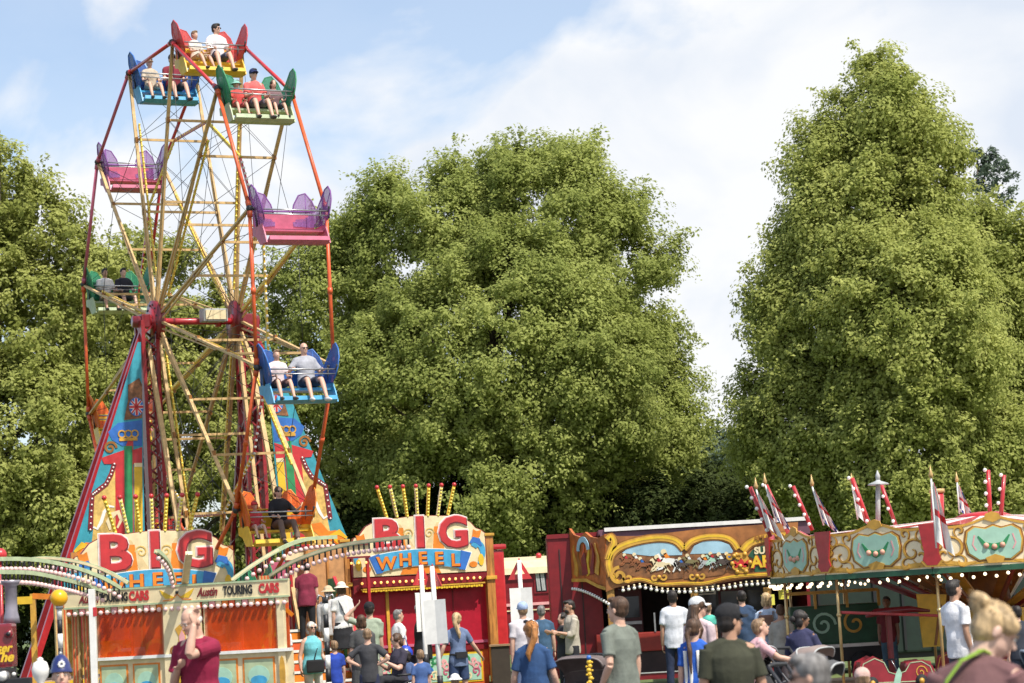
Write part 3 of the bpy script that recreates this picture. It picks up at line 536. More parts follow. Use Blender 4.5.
for i in range(48): m.box((-1.4 + i * 0.061, -0.34, z0 - 0.27 - 0.01 * (i % 2)), (0.05, 0.03, 0.05), yel)
m.build('pelmet', e)
m = MB(); m.box((0, -0.02, 0.42), (3.3, 0.06, 0.78), orr); m.poly([(-1.5, .12), (1.5, .12), (1.5, .76), (-1.5, .76)], -0.06, 0.01, yel)
for (xa, xb) in ((-1.45, -0.75), (-0.70, 0.0), (0.05, .75), (.80, 1.45)):
    m.poly([(xa, .16), (xb, .16), (xb, .72), (xa, .72)], -0.07, 0.01, mint); xc = (xa + xb) / 2
    for j in range(9):
        c = [pink, green, cream, lpink, bluep][j % 5]; m.ribbon(spiral(xc + 0.22 * math.cos(j * 2.4), .44 + .17 * math.sin(j * 2.4), .11, .02, j, j + 7, 12), .04, -0.076 - 0.001 * j, .005, c)
m.build('lower_panel', e)
for x in (-1.78, 1.72):
    m = MB(); m.box((x, -0.25, z0 / 2 + .42), (.20, .14, z0 + 0.85), wood, bev=.015); m.box((x, -0.27, z0 - 0.12), (.26, .2, .08), gold, bev=.01); m.box((x, -0.27, z0 - 0.9 * 0 + 0.82), (.24, .18, .06), gold, bev=.01); m.box((x, -0.25, 0.05), (.26, .2, .1), black); m.build('column', e)
# ------------------------------------------------------------------ steps up to the wheel
pS = P(297, 622, 46.2); e = empty('staircase', (pS.x, pS.y, 0), YAW - 0.1, 'orange and white wooden steps with green side boards leading up to the wheel', 'steps')
for i in range(8):
    m = MB(); z = 1.45 - 0.2 * i; y = -0.27 * i; m.box((0, y, z), (1.5, 0.30, 0.04), plank, bev=.005); m.box((0, y - 0.15, z + 0.0), (1.5, 0.015, 0.05), white); m.box((0, y - 0.13, z - 0.12), (1.48, 0.02, 0.15), orr if i % 2 else orange); m.build('step', e)
for x in (-0.78, 0.78):
    m = MB(); vs = [(0.3, 1.55), (0.3, 2.45), (-0.1, 2.45), (-2.1, 0.75), (-2.1, 0.0), (-1.8, 0.0)]; n = len(vs)
    m.add([(x - .02, a, b) for a, b in vs] + [(x + .02, a, b) for a, b in vs], [tuple(range(n)), tuple(range(2 * n - 1, n - 1, -1))] + [(i, (i + 1) % n, (i + 1) % n + n, i + n) for i in range(n)], green)
    m.bar((x, -0.1, 2.47), (x, -2.1, 0.77), .06, .05, brred); m.bar((x - .03, -0.3, 2.1), (x - .03, -1.95, 0.65), .02, .12, orange); m.build('side_board', e)
m = MB(); m.box((0.2, 0.9, 1.40), (2.6, 1.5, 0.08), plank); m.box((0.2, 0.16, 1.25), (2.6, 0.05, 0.24), orange); m.build('landing', e)
pK = P(328, 601, 48.5); e = empty('pay_kiosk', (pK.x, pK.y, 1.4), YAW - 0.1, 'brown wooden kiosk at the head of the steps beside the ticket booth', 'kiosk')
m = MB(); m.box((0, 0.4, 0.85), (0.85, 0.8, 1.7), mat('brown_board', (0.50, 0.25, 0.10), 0.6, var=0.2), bev=.01); m.build('body', e)
for x in (-0.42, 0.02, 0.42): m2 = MB(); m2.box((x, -0.02, 0.85), (0.05, 0.04, 1.72), wood); m2.build('batten', e)
# ------------------------------------------------------------------ the children's car ride, front left
TZ = -0.22; pT = P(178, 606, 38.0); e = empty('car_ride', (pT.x, pT.y, 0), TZ, "cream and orange children's car ride with bulb-hung hoops over its roof", 'fairground ride'); TM = mtx((pT.x, pT.y, 0), TZ)
def q(px, py, yl=0.0): return Q(TM, px, py, yl)
fL, fR = q(65, 604), q(290, 604); zt = q(178, 585)[1]; zb = q(178, 603)[1]; xL, xR = fL[0], fR[0]
m = MB(); m.box(((xL + xR) / 2, 0.0, (zt + zb) / 2), (xR - xL, 0.08, zt - zb), cream, bev=.01)
m.box(((xL + xR) / 2, -0.045, zt - 0.012), (xR - xL, 0.02, 0.03), lgreen); m.box(((xL + xR) / 2, -0.045, zb + 0.012), (xR - xL, 0.02, 0.03), lgreen); zc = (zt + zb) / 2
for x0, x1 in ((q(80, 600)[0], q(150, 600)[0]), (q(196, 590)[0], q(282, 590)[0])):
    L_ = x1 - x0
    m.text('Austin', .20, x0 + L_ * .14, -0.05, zc, dred, off=.005, ext=.006, sx=.66, shear=.35); m.text('TOURING', .20, x0 + L_ * .50, -0.05, zc, black, off=.006, ext=.006, sx=.56); m.text('CARS', .21, x0 + L_ * .86, -0.05, zc, brred, off=.010, ext=.006, sx=.68)
xc = q(178, 595)[0]
for s_ in (-1, 1): m.poly([(xc + .03 * s_, zc - .06), (xc + .30 * s_, zc + .08), (xc + .26 * s_, zc - .0), (xc + .2 * s_, zc - .07)], -0.052, .01, yel); m.ribbon([(xc, zc + .0), (xc + .1 * s_, zc - .09), (xc + .25 * s_, zc - .1)], .015, -0.052, .008, orange)
m.ball((xc, -0.05, zc + .03), .03, black, 6)
m.build('fascia', e)
m = MB(); n_ = 34
for i in range(n_):
    x = xL + .08 + (xR - xL - .16) * i / (n_ - 1); m.box((x, 0.0, zb - .045), (.10, .05, .10), [orr, lgreen, lpink, cream, orange][i % 5], bev=.01); m.ball((x, -0.05, zb - .09), .042, bulb_p, 8)
m.build('bulb_row', e)
op = mat('orange_tinted_perspex', (0.70, 0.07, 0.003), 0.08, var=0.3, scale=2, alpha=0.50); opd = mat('orange_frame', (0.55, 0.06, 0.01), 0.4)
zw = q(130, 659)[1]
for (a, b) in ((97, 164), (205, 277)):
    xa, xb = q(a, 630)[0], q(b, 630)[0]; m = MB(); m.box(((xa + xb) / 2, 0.02, (zb + zw) / 2), (xb - xa, 0.012, zb - zw), op)
    m.build('window', e)
for i, (a, w_) in enumerate(((97, .05), (131, .03), (163, .05), (205, .05), (241, .03), (277, .05))):
    x = q(a, 630)[0]; m = MB(); m.box((x, 0.05, (zb + zw) / 2), (w_, .05, zb - zw), opd if i in (1, 4) else cream); m.build('window_post', e)
m = MB(); m.box(((q(97, 600)[0] + xR) / 2, 0.04, zw / 2), (xR - q(97, 600)[0], .06, zw), cream); m.box(((q(97, 600)[0] + xR) / 2, -0.0, zw + .02), (xR - q(97, 600)[0], .14, .05), white)
for (a, b) in ((100, 128), (133, 160), (205, 238), (243, 275)):
    xa, xb = q(a, 670)[0], q(b, 670)[0]; m.poly([(xa, zw - .62), (xb, zw - .62), (xb, zw - .08), (xa, zw - .08)], -0.002, .01, orange); m.poly([(xa + .03, zw - .59), (xb - .03, zw - .59), (xb - .03, zw - .11), (xa + .03, zw - .11)], -0.008, .01, lgreen); m.poly(ell((xa + xb) / 2, zw - .38, (xb - xa) * .34, .17, 14), -0.014, .01, mint); m.poly(ell((xa + xb) / 2, zw - .45, (xb - xa) * .26, .08, 12), -0.02, .01, lblue)
m.build('lower_panel', e)
xa, xb = q(165, 640)[0], q(202, 640)[0]; m = MB(); m.box(((xa + xb) / 2, -0.01, zb / 2), (xb - xa, .08, zb), lgreen if False else cream); xm = (xa + xb) / 2
m.poly([(xm - .12, .1), (xm - .2, .5), (xm - .19, .9), (xm - .09, 1.2), (xm - .06, 1.5), (xm - .12, 1.62), (xm, 1.72), (xm + .12, 1.62), (xm + .06, 1.5), (xm + .09, 1.2), (xm + .19, .9), (xm + .2, .5), (xm + .12, .1)], -0.058, .01, gold)
m.poly([(xm - .03, 1.15), (xm - .05, 1.5), (xm, 1.6), (xm + .05, 1.5), (xm + .03, 1.15)], -0.066, .01, lpink); m.poly(ell(xm, .82, .12, .22, 14), -0.066, .01, dgold); m.poly(ell(xm, .85, .09, .16, 14), -0.072, .01, yel); m.poly(ell(xm, .3, .1, .12, 10), -0.066, .01, orr)
for s_ in (-1, 1): m.ribbon([(xm + a * s_, b) for a, b in spiral(.13, 1.28, .09, .02, -1.5, 4, 12)], .03, -0.07, .006, dgold); m.ribbon([(xm + a * s_, b) for a, b in spiral(.14, .5, .1, .02, -1.5, 5, 12)], .03, -0.07, .006, dgold)
m.build('painted_pillar', e)
for px_ in (70, 81): 
    x = q(px_, 620)[0]; m = MB(); m.box((x, 0.25, 1.1), (.13, .10, 2.25), tan)
    for dx in (-.035, .02): m.box((x + dx, 0.193, 1.1), (.022, .012, 2.25), orr)
    m.build('striped_post', e)
x = q(281, 620)[0]; m = MB(); m.box((x, 0.02, zb / 2), (.12, .12, zb), cream, bev=.01); m.poly(ell(x, .8, .05, .3, 12), -0.05, .01, gold); m.build('corner_post', e)
m = MB(); m.box(((xL + xR) / 2 - .45, 1.5, zt - .02), (xR - xL - 1.0, 2.9, .06), dgreen); m.box(((xL + xR) / 2 - .4, 1.5, .12), (xR - xL - .9, 3.0, .2), dred); m.build('roof', e)
m = MB(); m.box(((xL + xR) / 2 - .5, 2.9, 1.2), (xR - xL - 1.0, .06, 2.2), orr)
for i in range(14): m.ribbon(spiral(xL + .4 + i * .18, 1.2 + .5 * math.sin(i * 2.1), .3, .04, i, i + 6, 14), .07, 2.86 - .001 * i, .01, [yel, orange, dgold, cream][i % 4])
m.build('back_wall', e)
TI = TM.inverted()
def arch(pp, wm=0.055, bulbs_=True, hang=0.12):
    pts = [TI @ P(a, b, c) for a, b, c in pp]; sm_ = []
    for i in range(len(pts) - 1):
        for t in (0, .25, .5, .75):
            p0 = pts[max(i - 1, 0)]; p1 = pts[i]; p2 = pts[i + 1]; p3 = pts[min(i + 2, len(pts) - 1)]
            sm_.append(0.5 * ((2 * p1) + (p2 - p0) * t + (2 * p0 - 5 * p1 + 4 * p2 - p3) * t * t + (3 * p1 - p0 - 3 * p2 + p3) * t ** 3))
    sm_.append(pts[-1]); mb = MB()
    for a, b in zip(sm_, sm_[1:]): mb.bar(a, b + (b - a) * .05, wm, .062, lgreen if bulbs_ else cream); mb.bar(a + Vector((0, -wm * .6, .0)), b + Vector((0, -wm * .6, .0)) + (b - a) * .05, .008, .035, cream)
    if bulbs_:
        L = 0; nxt = .05
        for a, b in zip(sm_, sm_[1:]):
            d = (b - a).length
            while nxt < L + d:
                p = a + (b - a) * ((nxt - L) / d); mb.tube([p, p - Vector((0, 0, hang))], .016, dsteel, 5); mb.ball(p - Vector((0, 0, hang + .035)), .042, bulb_p, 8); nxt += .13
            L += d
    mb.build('hoop', e)
arch([(-30, 562, 34), (0, 559, 35), (36, 560, 36), (72, 567, 37), (100, 577, 37.6), (120, 588, 38)])
arch([(20, 561, 38.4), (46, 558, 38.4), (78, 562, 38.3), (104, 570, 38.3), (128, 583, 38.2)])
arch([(-30, 571, 33.5), (0, 572, 34.5), (31, 573, 35.5), (61, 579, 36.5), (84, 585, 37.5), (106, 592, 38)])
arch([(232, 580, 38.3), (256, 563, 38.5), (286, 546, 38.8), (308, 539, 39.2), (336, 537, 39.7)])
arch([(270, 576, 38.0), (293, 562, 37.6), (322, 551, 37.2), (350, 544, 36.8), (378, 540, 36.3), (410, 537, 35.8)])
arch([(156.5, 551, 37.0), (163, 557, 37.2), (169, 567, 37.6), (173, 582, 38)], .09, True, .06)
arch([(189, 553, 36.8), (187, 567, 37.3), (185, 582, 38)], .11, False)
for i, (fx, fy, c_, lb_) in enumerate(((.18, 1.0, dred, 'dark red toy car behind the left orange window'), (.42, 1.5, bluep, 'blue toy car behind the orange windows, middle one'), (.62, 1.0, yel, 'yellow toy car behind the right orange window'))):
    x = xL + fx * (xR - xL); o_ = TM @ Vector((x, fy, .22)); c = empty('toy_car', o_, TZ + R(75), lb_, 'toy car', 'cars of the car ride'); m = MB(); m.tube([(-.7, 0, .35), (-.5, 0, .5), (0, 0, .55), (.5, 0, .5), (.75, 0, .38)], [(.12, .2), (.28, .3), (.3, .3), (.28, .3), (.1, .15)], c_, 14, hint=(0, 0, 1)); m.build('body', c)
    m = MB(); m.box((.1, 0, .95), (.03, .5, .35), steel, bev=.01); m.box((-.25, 0, .9), (.12, .5, .35), black, bev=.04); m.build('windscreen_and_seat', c)
    for x_ in (-.45, .45):
        for y_ in (-.32, .28): m = MB(); m.tube([(x_, y_, .12), (x_, y_ + .04, .12)], .13, rubber, 12); m.build('wheel', c)
m = MB()
for fx in (.1, .3, .5, .7): x = xL + fx * (xR - xL); m.bar((x, 2.4, .2), (x, 2.4, zt - .05), .06, .06, gold); m.bar((x, 2.4, .9), (x + .5, 1.2, 1.9), .03, .05, orange)
m.bar((xL + .2, 2.3, 1.0), (xR - 1.0, 2.3, 1.0), .05, .05, yel); m.build('inner_rail', e)
# corner pole and trackside rail of the ride
e2 = empty('white_pole', P(92, 600, 36.5).xy.to_3d(), 0, 'tall white pole with a small red tag in front of the orange windows', 'pole'); zp = P(92, 589, 36.5).z
m = MB(); m.box((0, 0, zp / 2), (.10, .10, zp), white, bev=.01); m.box((.05, -.052, zp - .36), (.06, .01, .14), brred); m.build('pole', e2); 
e2 = empty('rail_frame', P(36, 600, 37).xy.to_3d(), 0, 'yellow and orange tube frame between the steam engine and the globe lamp', 'frame'); M2 = Matrix.Translation(e2.location)
m = MB(); a = Q(M2, 33, 596, 0); b = Q(M2, 55, 597, 0); m.bar((a[0], 0, a[1]), (b[0], 0, b[1]), .09, .09, orange); a = Q(M2, 12, 601, 0); b = Q(M2, 33, 600, 0); m.bar((a[0], 0, a[1]), (b[0], 0, b[1]), .09, .12, yel); m.bar((b[0], 0, 0), (b[0], 0, b[1] + .1), .08, .08, gold); m.bar((a[0] - .3, 0, 0), (a[0] - .3, 0, a[1]), .08, .08, gold)
m.build('tube_frame', e2)
# ------------------------------------------------------------------ red living van with cream roof
YV = 58; e = empty('living_van', (GX(527, YV), YV, 0), 0.1, 'dark red showman wagon with a cream roof and curtained window', 'wagon'); VM = mtx(e.location, 0.1)
def q(px, py, yl=0.0): return Q(VM, px, py, yl)
xl, zr = q(501, 574); xr, _ = q(556, 574); m = MB(); m.box(((xl + xr) / 2, 1.3, zr / 2 + .25), (xr - xl, 2.6, zr - .5), dred, bev=.03); m.box(((xl + xr) / 2, -.02, q(530, 604)[1]), (xr - xl, .04, .07), lpink); m.box(((xl + xr) / 2, -.02, q(530, 610)[1]), (xr - xl, .03, .03), cream); m.build('body', e)
zt = q(527, 556)[1]; m = MB(); pr = [(-.12, zr - .03), (-.08, zr + .3 * (zt - zr)), (.2, zr + .75 * (zt - zr)), (.8, zt), (1.9, zt), (2.5, zr + .75 * (zt - zr)), (2.75, zr - .03)]; n = len(pr)
m.add([(xl - .05, a, b) for a, b in pr] + [(xr + .05, a, b) for a, b in pr], [tuple(range(n)), tuple(range(2 * n - 1, n - 1, -1))] + [(i, (i + 1) % n, (i + 1) % n + n, i + n) for i in range(n)], mat('cream_roof', (0.68, 0.56, 0.34), 0.5, var=.08)); m.ball((q(541, 560)[0], .5, zt), .08, brred, 8); m.build('roof', e)
m = MB(); a, b = q(533, 570), q(548, 593); m.poly([(a[0], a[1]), (b[0] + .02, a[1]), (b[0] + .02, b[1]), (a[0], b[1])], -.03, .05, dred); m.poly([(a[0] + .05, a[1] - .05), (b[0] - .03, a[1] - .05), (b[0] - .03, b[1] + .05), (a[0] + .05, b[1] + .05)], -.04, .02, glass)
for t in (.1, .25, .6, .75): m.ribbon([(a[0] + .05 + t * (b[0] - a[0] - .1), a[1] - .07), (a[0] + .08 + t * (b[0] - a[0] - .1), b[1] + .07)], .05, -.05, .01, grey)
m.build('window', e)
for x in (xl + .7, xr - .5): m = MB(); m.tube([(x, .1, .4), (x, .3, .4)], .4, rubber, 18); m.build('wheel', e)
# ------------------------------------------------------------------ arcade trailer
YA = 42.0; e = empty('arcade_trailer', (GX(690, YA), YA, 0), 0.0, 'long dark red arcade trailer with a gilded horse-race front and open counter', 'trailer'); AM = mtx(e.location, 0.0)
def q(px, py, yl=0.0): return Q(AM, px, py, yl)
ztop = q(690, 529, 1.3)[1]; xa = q(548, 560, 1.3)[0]; xb = q(806, 560, 1.3)[0]; zfl = .30
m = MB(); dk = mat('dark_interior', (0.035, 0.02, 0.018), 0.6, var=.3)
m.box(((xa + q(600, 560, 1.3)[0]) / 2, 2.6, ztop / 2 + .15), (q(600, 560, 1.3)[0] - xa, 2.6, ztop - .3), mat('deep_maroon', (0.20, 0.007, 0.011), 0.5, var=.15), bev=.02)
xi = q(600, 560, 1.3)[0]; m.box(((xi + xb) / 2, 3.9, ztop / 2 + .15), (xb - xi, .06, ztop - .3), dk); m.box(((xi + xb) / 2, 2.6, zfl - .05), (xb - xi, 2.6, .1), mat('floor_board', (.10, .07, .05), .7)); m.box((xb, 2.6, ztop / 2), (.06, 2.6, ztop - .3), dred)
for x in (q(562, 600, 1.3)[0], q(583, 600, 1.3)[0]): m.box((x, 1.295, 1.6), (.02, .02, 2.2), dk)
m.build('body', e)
m = MB(); m.box(((xi + xb) / 2, 2.2, ztop + .0), (xb - xi + .05, 3.5, .10), mat('dull_purple_trim', (.16, .07, .10), .5)); m.box(((xa + xi) / 2, 2.6, ztop + .0), (xi - xa, 2.66, .08), MATS['deep_maroon']); m.box(((q(605, 530)[0] + xb) / 2, .40, ztop + .045), (xb - q(605, 530)[0], .10, .07), white); m.box(((xi + xb) / 2, .42, ztop - .12), (xb - xi, .04, .22), mat('dull_purple_trim', (.16, .07, .10), .5)); m.build('roof', e)
bro = mat('brown_gilt_board', (0.34, 0.13, 0.035), .45, var=.35, scale=3); brd = mat('painted_turf', (0.22, 0.09, 0.03), .6, var=.5, scale=5); skyb = mat('painted_sky', (.33, .52, .62), .6, var=.2, scale=2)
m = MB()   # fascia
def qq(pts): return [q(*p) for p in pts]
m.poly(qq([(606, 541), (612, 536), (640, 536), (700, 529), (770, 524), (798, 522), (798, 576), (772, 577), (745, 579), (720, 583), (690, 587), (665, 587), (640, 582), (615, 588), (606, 592)]), 0, .06, bro)
def pic(cx0, cx1, pts):
    m.poly(qq(pts), -.012, .012, brd); sk = [p for p in pts]; 
pic(0, 0, [(613, 570), (614, 558), (622, 549), (640, 543), (660, 541), (678, 544), (683, 552), (683, 578), (660, 580), (640, 577), (622, 575)])
m.poly(qq([(622, 553), (628, 548), (642, 543), (660, 541.5), (678, 545), (682, 552), (682, 555), (650, 556)]), -.018, .006, skyb)
pic(0, 0, [(684, 579), (684, 556), (690, 546), (702, 541), (718, 540), (730, 544), (735, 551), (733, 568), (722, 575), (705, 577)])
m.poly(qq([(690, 554), (694, 546), (704, 541), (718, 540.5), (729, 544.5), (733, 551), (732, 553)]), -.018, .006, skyb)
def horse(cx, cy, s, mt, d=0):
    def t(a, b): return q(cx + a * s, cy + b * s)
    z = -.024 - .002 * d
    m.poly([t(*p) for p in ((-6, -2), (-3, -3.4), (2, -3), (5, -2.6), (6.5, 0), (5, 2), (0, 2), (-4, 2), (-6, 1))], z, .006, mt); m.poly([t(*p) for p in ((-4, -2), (-7.5, -7), (-10, -5.5), (-10.5, -4), (-8, -4), (-6, .5))], z, .006, mt)
    for pth in (((-4, 1), (-8, 4), (-9, 7)), ((-3, 1), (-5, 5), (-9, 6.5)), ((4, 1), (7, 4), (10, 7)), ((5, 0), (6, 4), (4, 8)), ((6, -1), (9, -1.5), (11, 1))): m.ribbon([t(*p) for p in pth], [.045 * s, .03 * s, .02 * s], z - .001, .006, mt)
    m.poly([t(*p) for p in ((-2, -3), (-4, -6.5), (-1.5, -7.5), (1.5, -3.5))], z - .003, .006, [brred, white, bluep, orange][d % 4]); m.poly(ell(*t(-3.6, -8), .045 * s, .045 * s, 8), z - .003, .006, cream)
hb = mat('bay_horse_paint', (.26, .09, .03), .6, var=.3); hd = mat('dark_horse_paint', (.07, .05, .04), .6)
for i, (a, b, s, mt) in enumerate(((627, 561, .75, hb), (637, 561, .8, hb), (643, 565, .8, hb), (668, 562, 1.25, white), (660, 565, 1.0, cream), (690, 562, .8, mat('dun_horse_paint', (.20, .17, .07), .6)), (682, 565, .75, hd), (706, 563, .85, grey), (713, 560, .8, mint), (722, 562, .95, hd), (729, 560, .8, hd))): horse(a, b, s, mt, i)
def gilt(pts, w_=.10, lift=0.03, mt=gold):
    P_ = qq(pts); S_ = []
    for i in range(len(P_) - 1):
        p0 = Vector(P_[max(i - 1, 0)]); p1 = Vector(P_[i]); p2 = Vector(P_[i + 1]); p3 = Vector(P_[min(i + 2, len(P_) - 1)])
        for t in (0, .25, .5, .75): v = .5 * ((2 * p1) + (p2 - p0) * t + (2 * p0 - 5 * p1 + 4 * p2 - p3) * t * t + (3 * p1 - p0 - 3 * p2 + p3) * t ** 3); S_.append((v.x, v.y))
    S_.append(P_[-1]); m.ribbon(S_, w_ + .045, -lift + .004, .01, dgold); m.ribbon(S_, w_, -lift - .004, .01, mt); m.ribbon([(a, b + .01) for a, b in S_], w_ * .35, -lift - .008, .006, yel)
gilt([(612, 576), (609, 565), (612, 554), (622, 546), (642, 540), (662, 538), (676, 541), (684, 549)], .12); gilt([(684, 549), (692, 541), (706, 537), (722, 537), (732, 541), (738, 549)], .10)
gilt([(612, 574), (620, 582), (640, 579), (660, 584), (684, 583), (705, 583), (730, 577), (770, 574)], .05)
gilt([(607, 540), (611, 537), (614, 543), (611, 550), (608, 560)], .12)
c = q(619, 576); m.ribbon(spiral(c[0], c[1], .16, .03, 1.5, 10, 24), .06, -.05, .012, gold); c = q(628, 578); m.ribbon(spiral(c[0], c[1], .09, .02, 3, 9, 16), .04, -.05, .012, gold)
for px_, py_ in ((659, 577), (697, 576), (740, 566), (734, 556)):
    c = q(px_, py_)
    for s_ in (-1, 1): m.ribbon([(c[0] + a * s_, c[1] + b) for a, b in spiral(.09, 0, .07, .015, 3, 9, 14)], .035, -.05, .012, gold)
    m.ball((c[0], -.05, c[1]), .04, gold, 8)
# green name panel (right end runs behind the roundabout)
m.poly(qq([(754, 566), (754, 559), (748, 556), (752, 550), (762, 546), (780, 543), (797, 540), (797, 574), (755, 574)]), -.02, .02, dgreen); gilt([(742, 551), (750, 543), (765, 538), (797, 535)], .13)
c = q(750, 540.5); m.text('AMUSEMENT', .13, q(772, 537.5)[0], -.05, q(772, 537.5)[1], dgold, off=.004, ext=.004, sx=.9)
m.text('SUPER', .17, q(754, 551)[0], -.035, q(757, 551)[1], cream, off=.008, ext=.006, align='LEFT'); m.text('ARCADE', .29, q(751.5, 563)[0], -.03, q(751.5, 563)[1], brred, off=.02, ext=.005, align='LEFT'); m.text('ARCADE', .29, q(751.5, 563)[0] - .008, -.042, q(751.5, 563)[1] + .008, yel, off=.010, ext=.005, align='LEFT')
c = q(741, 563); m.poly(ell(c[0], c[1], .16, .19, 14), -.03, .02, gold)
m.poly([(c[0] - .12, c[1] - .08), (c[0] - .14, c[1] + .06), (c[0] - .06, c[1]), (c[0], c[1] + .1), (c[0] + .06, c[1]), (c[0] + .14, c[1] + .06), (c[0] + .12, c[1] - .08)], -.05, .02, brred)
for i in range(6): a = i * math.pi / 3; m.ball((c[0] + .16 * math.cos(a), -.03, c[1] + .18 * math.sin(a)), .045, gold, 8)
m.build('fascia', e)
# angled wing panel with flames
p0 = Vector((q(606, 560)[0], 0)); p1 = Vector((q(571, 560, 1.25)[0], 1.25)); ang = math.atan2(p0.y - p1.y, p0.x - p1.x); L = (p0 - p1).length
w_ = empty('wing_panel', (p1.x, p1.y, 0), ang); w_.parent = e; m = MB(); zA, zB = q(590, 536, .6)[1], q(590, 580, .6)[1]; h_ = zA - zB
m.poly([(0, zB), (0, zA + .18), (L * .12, zA + .05), (L * .3, zA), (L * .45, zA + .08), (L * .6, zA - .02), (L * .8, zA - .06), (L, zA), (L, zB - .22), (L * .8, zB - .16), (L * .5, zB - .03)], 0, .05, mat('flame_orange_paint', (.50, .13, .02), .45, var=.4, scale=4)); m.build('board', w_)
m = MB()
for i in range(6): m.ribbon([(L * (.12 + .13 * i) + .05 * math.sin(j * 1.2 + i), zB + .1 + j * h_ * .14) for j in range(6)], taper(.16, .02, 6), -.012 - .002 * i, .012, [gold, dgold, orr, yel, dred, gold][i])
m.ribbon(spiral(L * .4, zA - .25, .2, .2, 0, 3.2, 14), .10, -.03, .012, skyb); m.ribbon([(L * .42, zB + .1), (L * .40, zB + .4), (L * .44, zA - .3)], [.22, .18, .05], -.03, .012, dred)
m.ribbon([(0.03, zB + .02), (L * .45, zB + .0), (L * .75, zB - .12), (L - .03, zB - .18)], .06, -.03, .012, gold); m.build('flame_painting', w_)
m = MB()
m.tube([Vector((p1.x, p1.y, 0)) + Vector((t * (p0.x - p1.x), t * (p0.y - p1.y) - .08, zB - .12 - .32 * t ** 1.5)) for t in [i_ / 10 for i_ in range(11)]], .008, black, 5)
for i in range(17): t = i / 16; x = p1.x + .1 + t * (L * 1.0); m.ball(Vector((p1.x, p1.y, 0)) + Vector((t * (p0.x - p1.x), t * (p0.y - p1.y) - .08, zB - .14 - .32 * t ** 1.5)), .032, bulb_w, 6)
m.build('bulb_string', e)
m = MB()
def bl(px): t = [(606, 592), (615, 588), (640, 583), (665, 588), (690, 588), (720, 585), (745, 581), (775, 579), (900, 575)]; xs = [a for a, b in t]; return float(np.interp(px, xs, [b for a, b in t]))
m.tube([(q(a_, bl(a_) + 2.6)[0], -.03, q(a_, bl(a_) + 2.6)[1]) for a_ in range(618, 796, 8)], .010, black, 5)
for px_ in np.arange(623, 790, 5.6): x, z = q(float(px_), bl(px_) + 4); m.tube([(x, -.03, z + .07), (x, -.03, z + .02)], .02, cream, 5); m.ball((x, -.03, z), .034, bulb_w, 8)
m.build('bulb_string', e)
for px_ in (611, 695, 768): x = q(px_, 600, .05)[0]; m = MB(); m.box((x, .1, q(px_, 590)[1] / 2 + .15), (.14, .12, q(px_, 590)[1] - .2), mat('gilt_post', (.42, .22, .05), .5, var=.2), bev=.02); m.build('post', e)
m = MB(); m.box(((q(606, 640)[0] + q(800, 640)[0]) / 2, 1.2, zfl), (q(800, 640)[0] - q(606, 640)[0], 2.4, .06), mat('floor_board', (.10, .07, .05), .7)); m.box(((q(606, 640)[0] + q(800, 640)[0]) / 2, -.02, zfl + .0), (q(800, 640)[0] - q(606, 640)[0], .05, .12), dred); m.box(((q(606, 640)[0] + q(800, 640)[0]) / 2, -.05, zfl + .06), (q(800, 640)[0] - q(606, 640)[0], .03, .02), grey); m.build('step_edge', e)
m = MB(); m.box((q(650, 640, 1.2)[0], 1.3, .9), (2.0, .6, .35), mat('counter_red', (.30, .03, .02), .4), bev=.02); m.box((q(650, 640, 1.2)[0], 1.3, .5), (1.9, .5, .5), dk); m.box((q(655, 625, 1.0)[0], 1.0, 1.25), (.03, .03, .35), steel); m.build('counter', e)
# slot machines in the dark of the arcade
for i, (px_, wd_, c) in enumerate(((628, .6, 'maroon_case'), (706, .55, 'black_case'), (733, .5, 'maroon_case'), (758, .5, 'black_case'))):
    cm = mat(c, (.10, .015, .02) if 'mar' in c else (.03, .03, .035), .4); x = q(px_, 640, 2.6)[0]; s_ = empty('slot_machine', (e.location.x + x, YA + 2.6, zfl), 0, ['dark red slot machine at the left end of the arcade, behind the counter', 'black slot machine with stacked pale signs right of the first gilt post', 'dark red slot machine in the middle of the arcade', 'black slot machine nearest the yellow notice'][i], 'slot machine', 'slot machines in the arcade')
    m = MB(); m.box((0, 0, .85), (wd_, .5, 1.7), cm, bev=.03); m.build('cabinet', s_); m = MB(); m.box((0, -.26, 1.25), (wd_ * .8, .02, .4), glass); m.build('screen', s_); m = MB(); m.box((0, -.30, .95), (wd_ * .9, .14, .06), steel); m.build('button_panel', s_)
    if i == 1:
        for j in range(3): m = MB(); m.box((0, -.28, 1.72 - j * .14), (.45, .03, .07), white); m.box((0, -.30, 1.72 - j * .14), (.36, .008, .02), dsteel); m.build('price_sign', s_)
# yellow notices
for (px_, py_, yy, lab) in ((768, 600, -.05, 'yellow paper notice taped to the arcade post, left one'), (785, 594, 1.2, 'yellow paper notice deeper in the arcade behind the roundabout poles')):
    x, z = q(px_, py_, yy); m = MB(); m.box((0, 0, 0), (.24, .012, .19), mat('yellow_paper', (.75, .68, .10), .8), bev=.002)
    for j in range(3): m.box((0, -.008, .05 - j * .05), (.17 - .03 * j, .003, .012), mat('faded_ink', (.42, .38, .10), .8))
    o = m.build('notice', loc=(e.location.x + x, YA + yy, z)); tag(o, lab, 'notice')
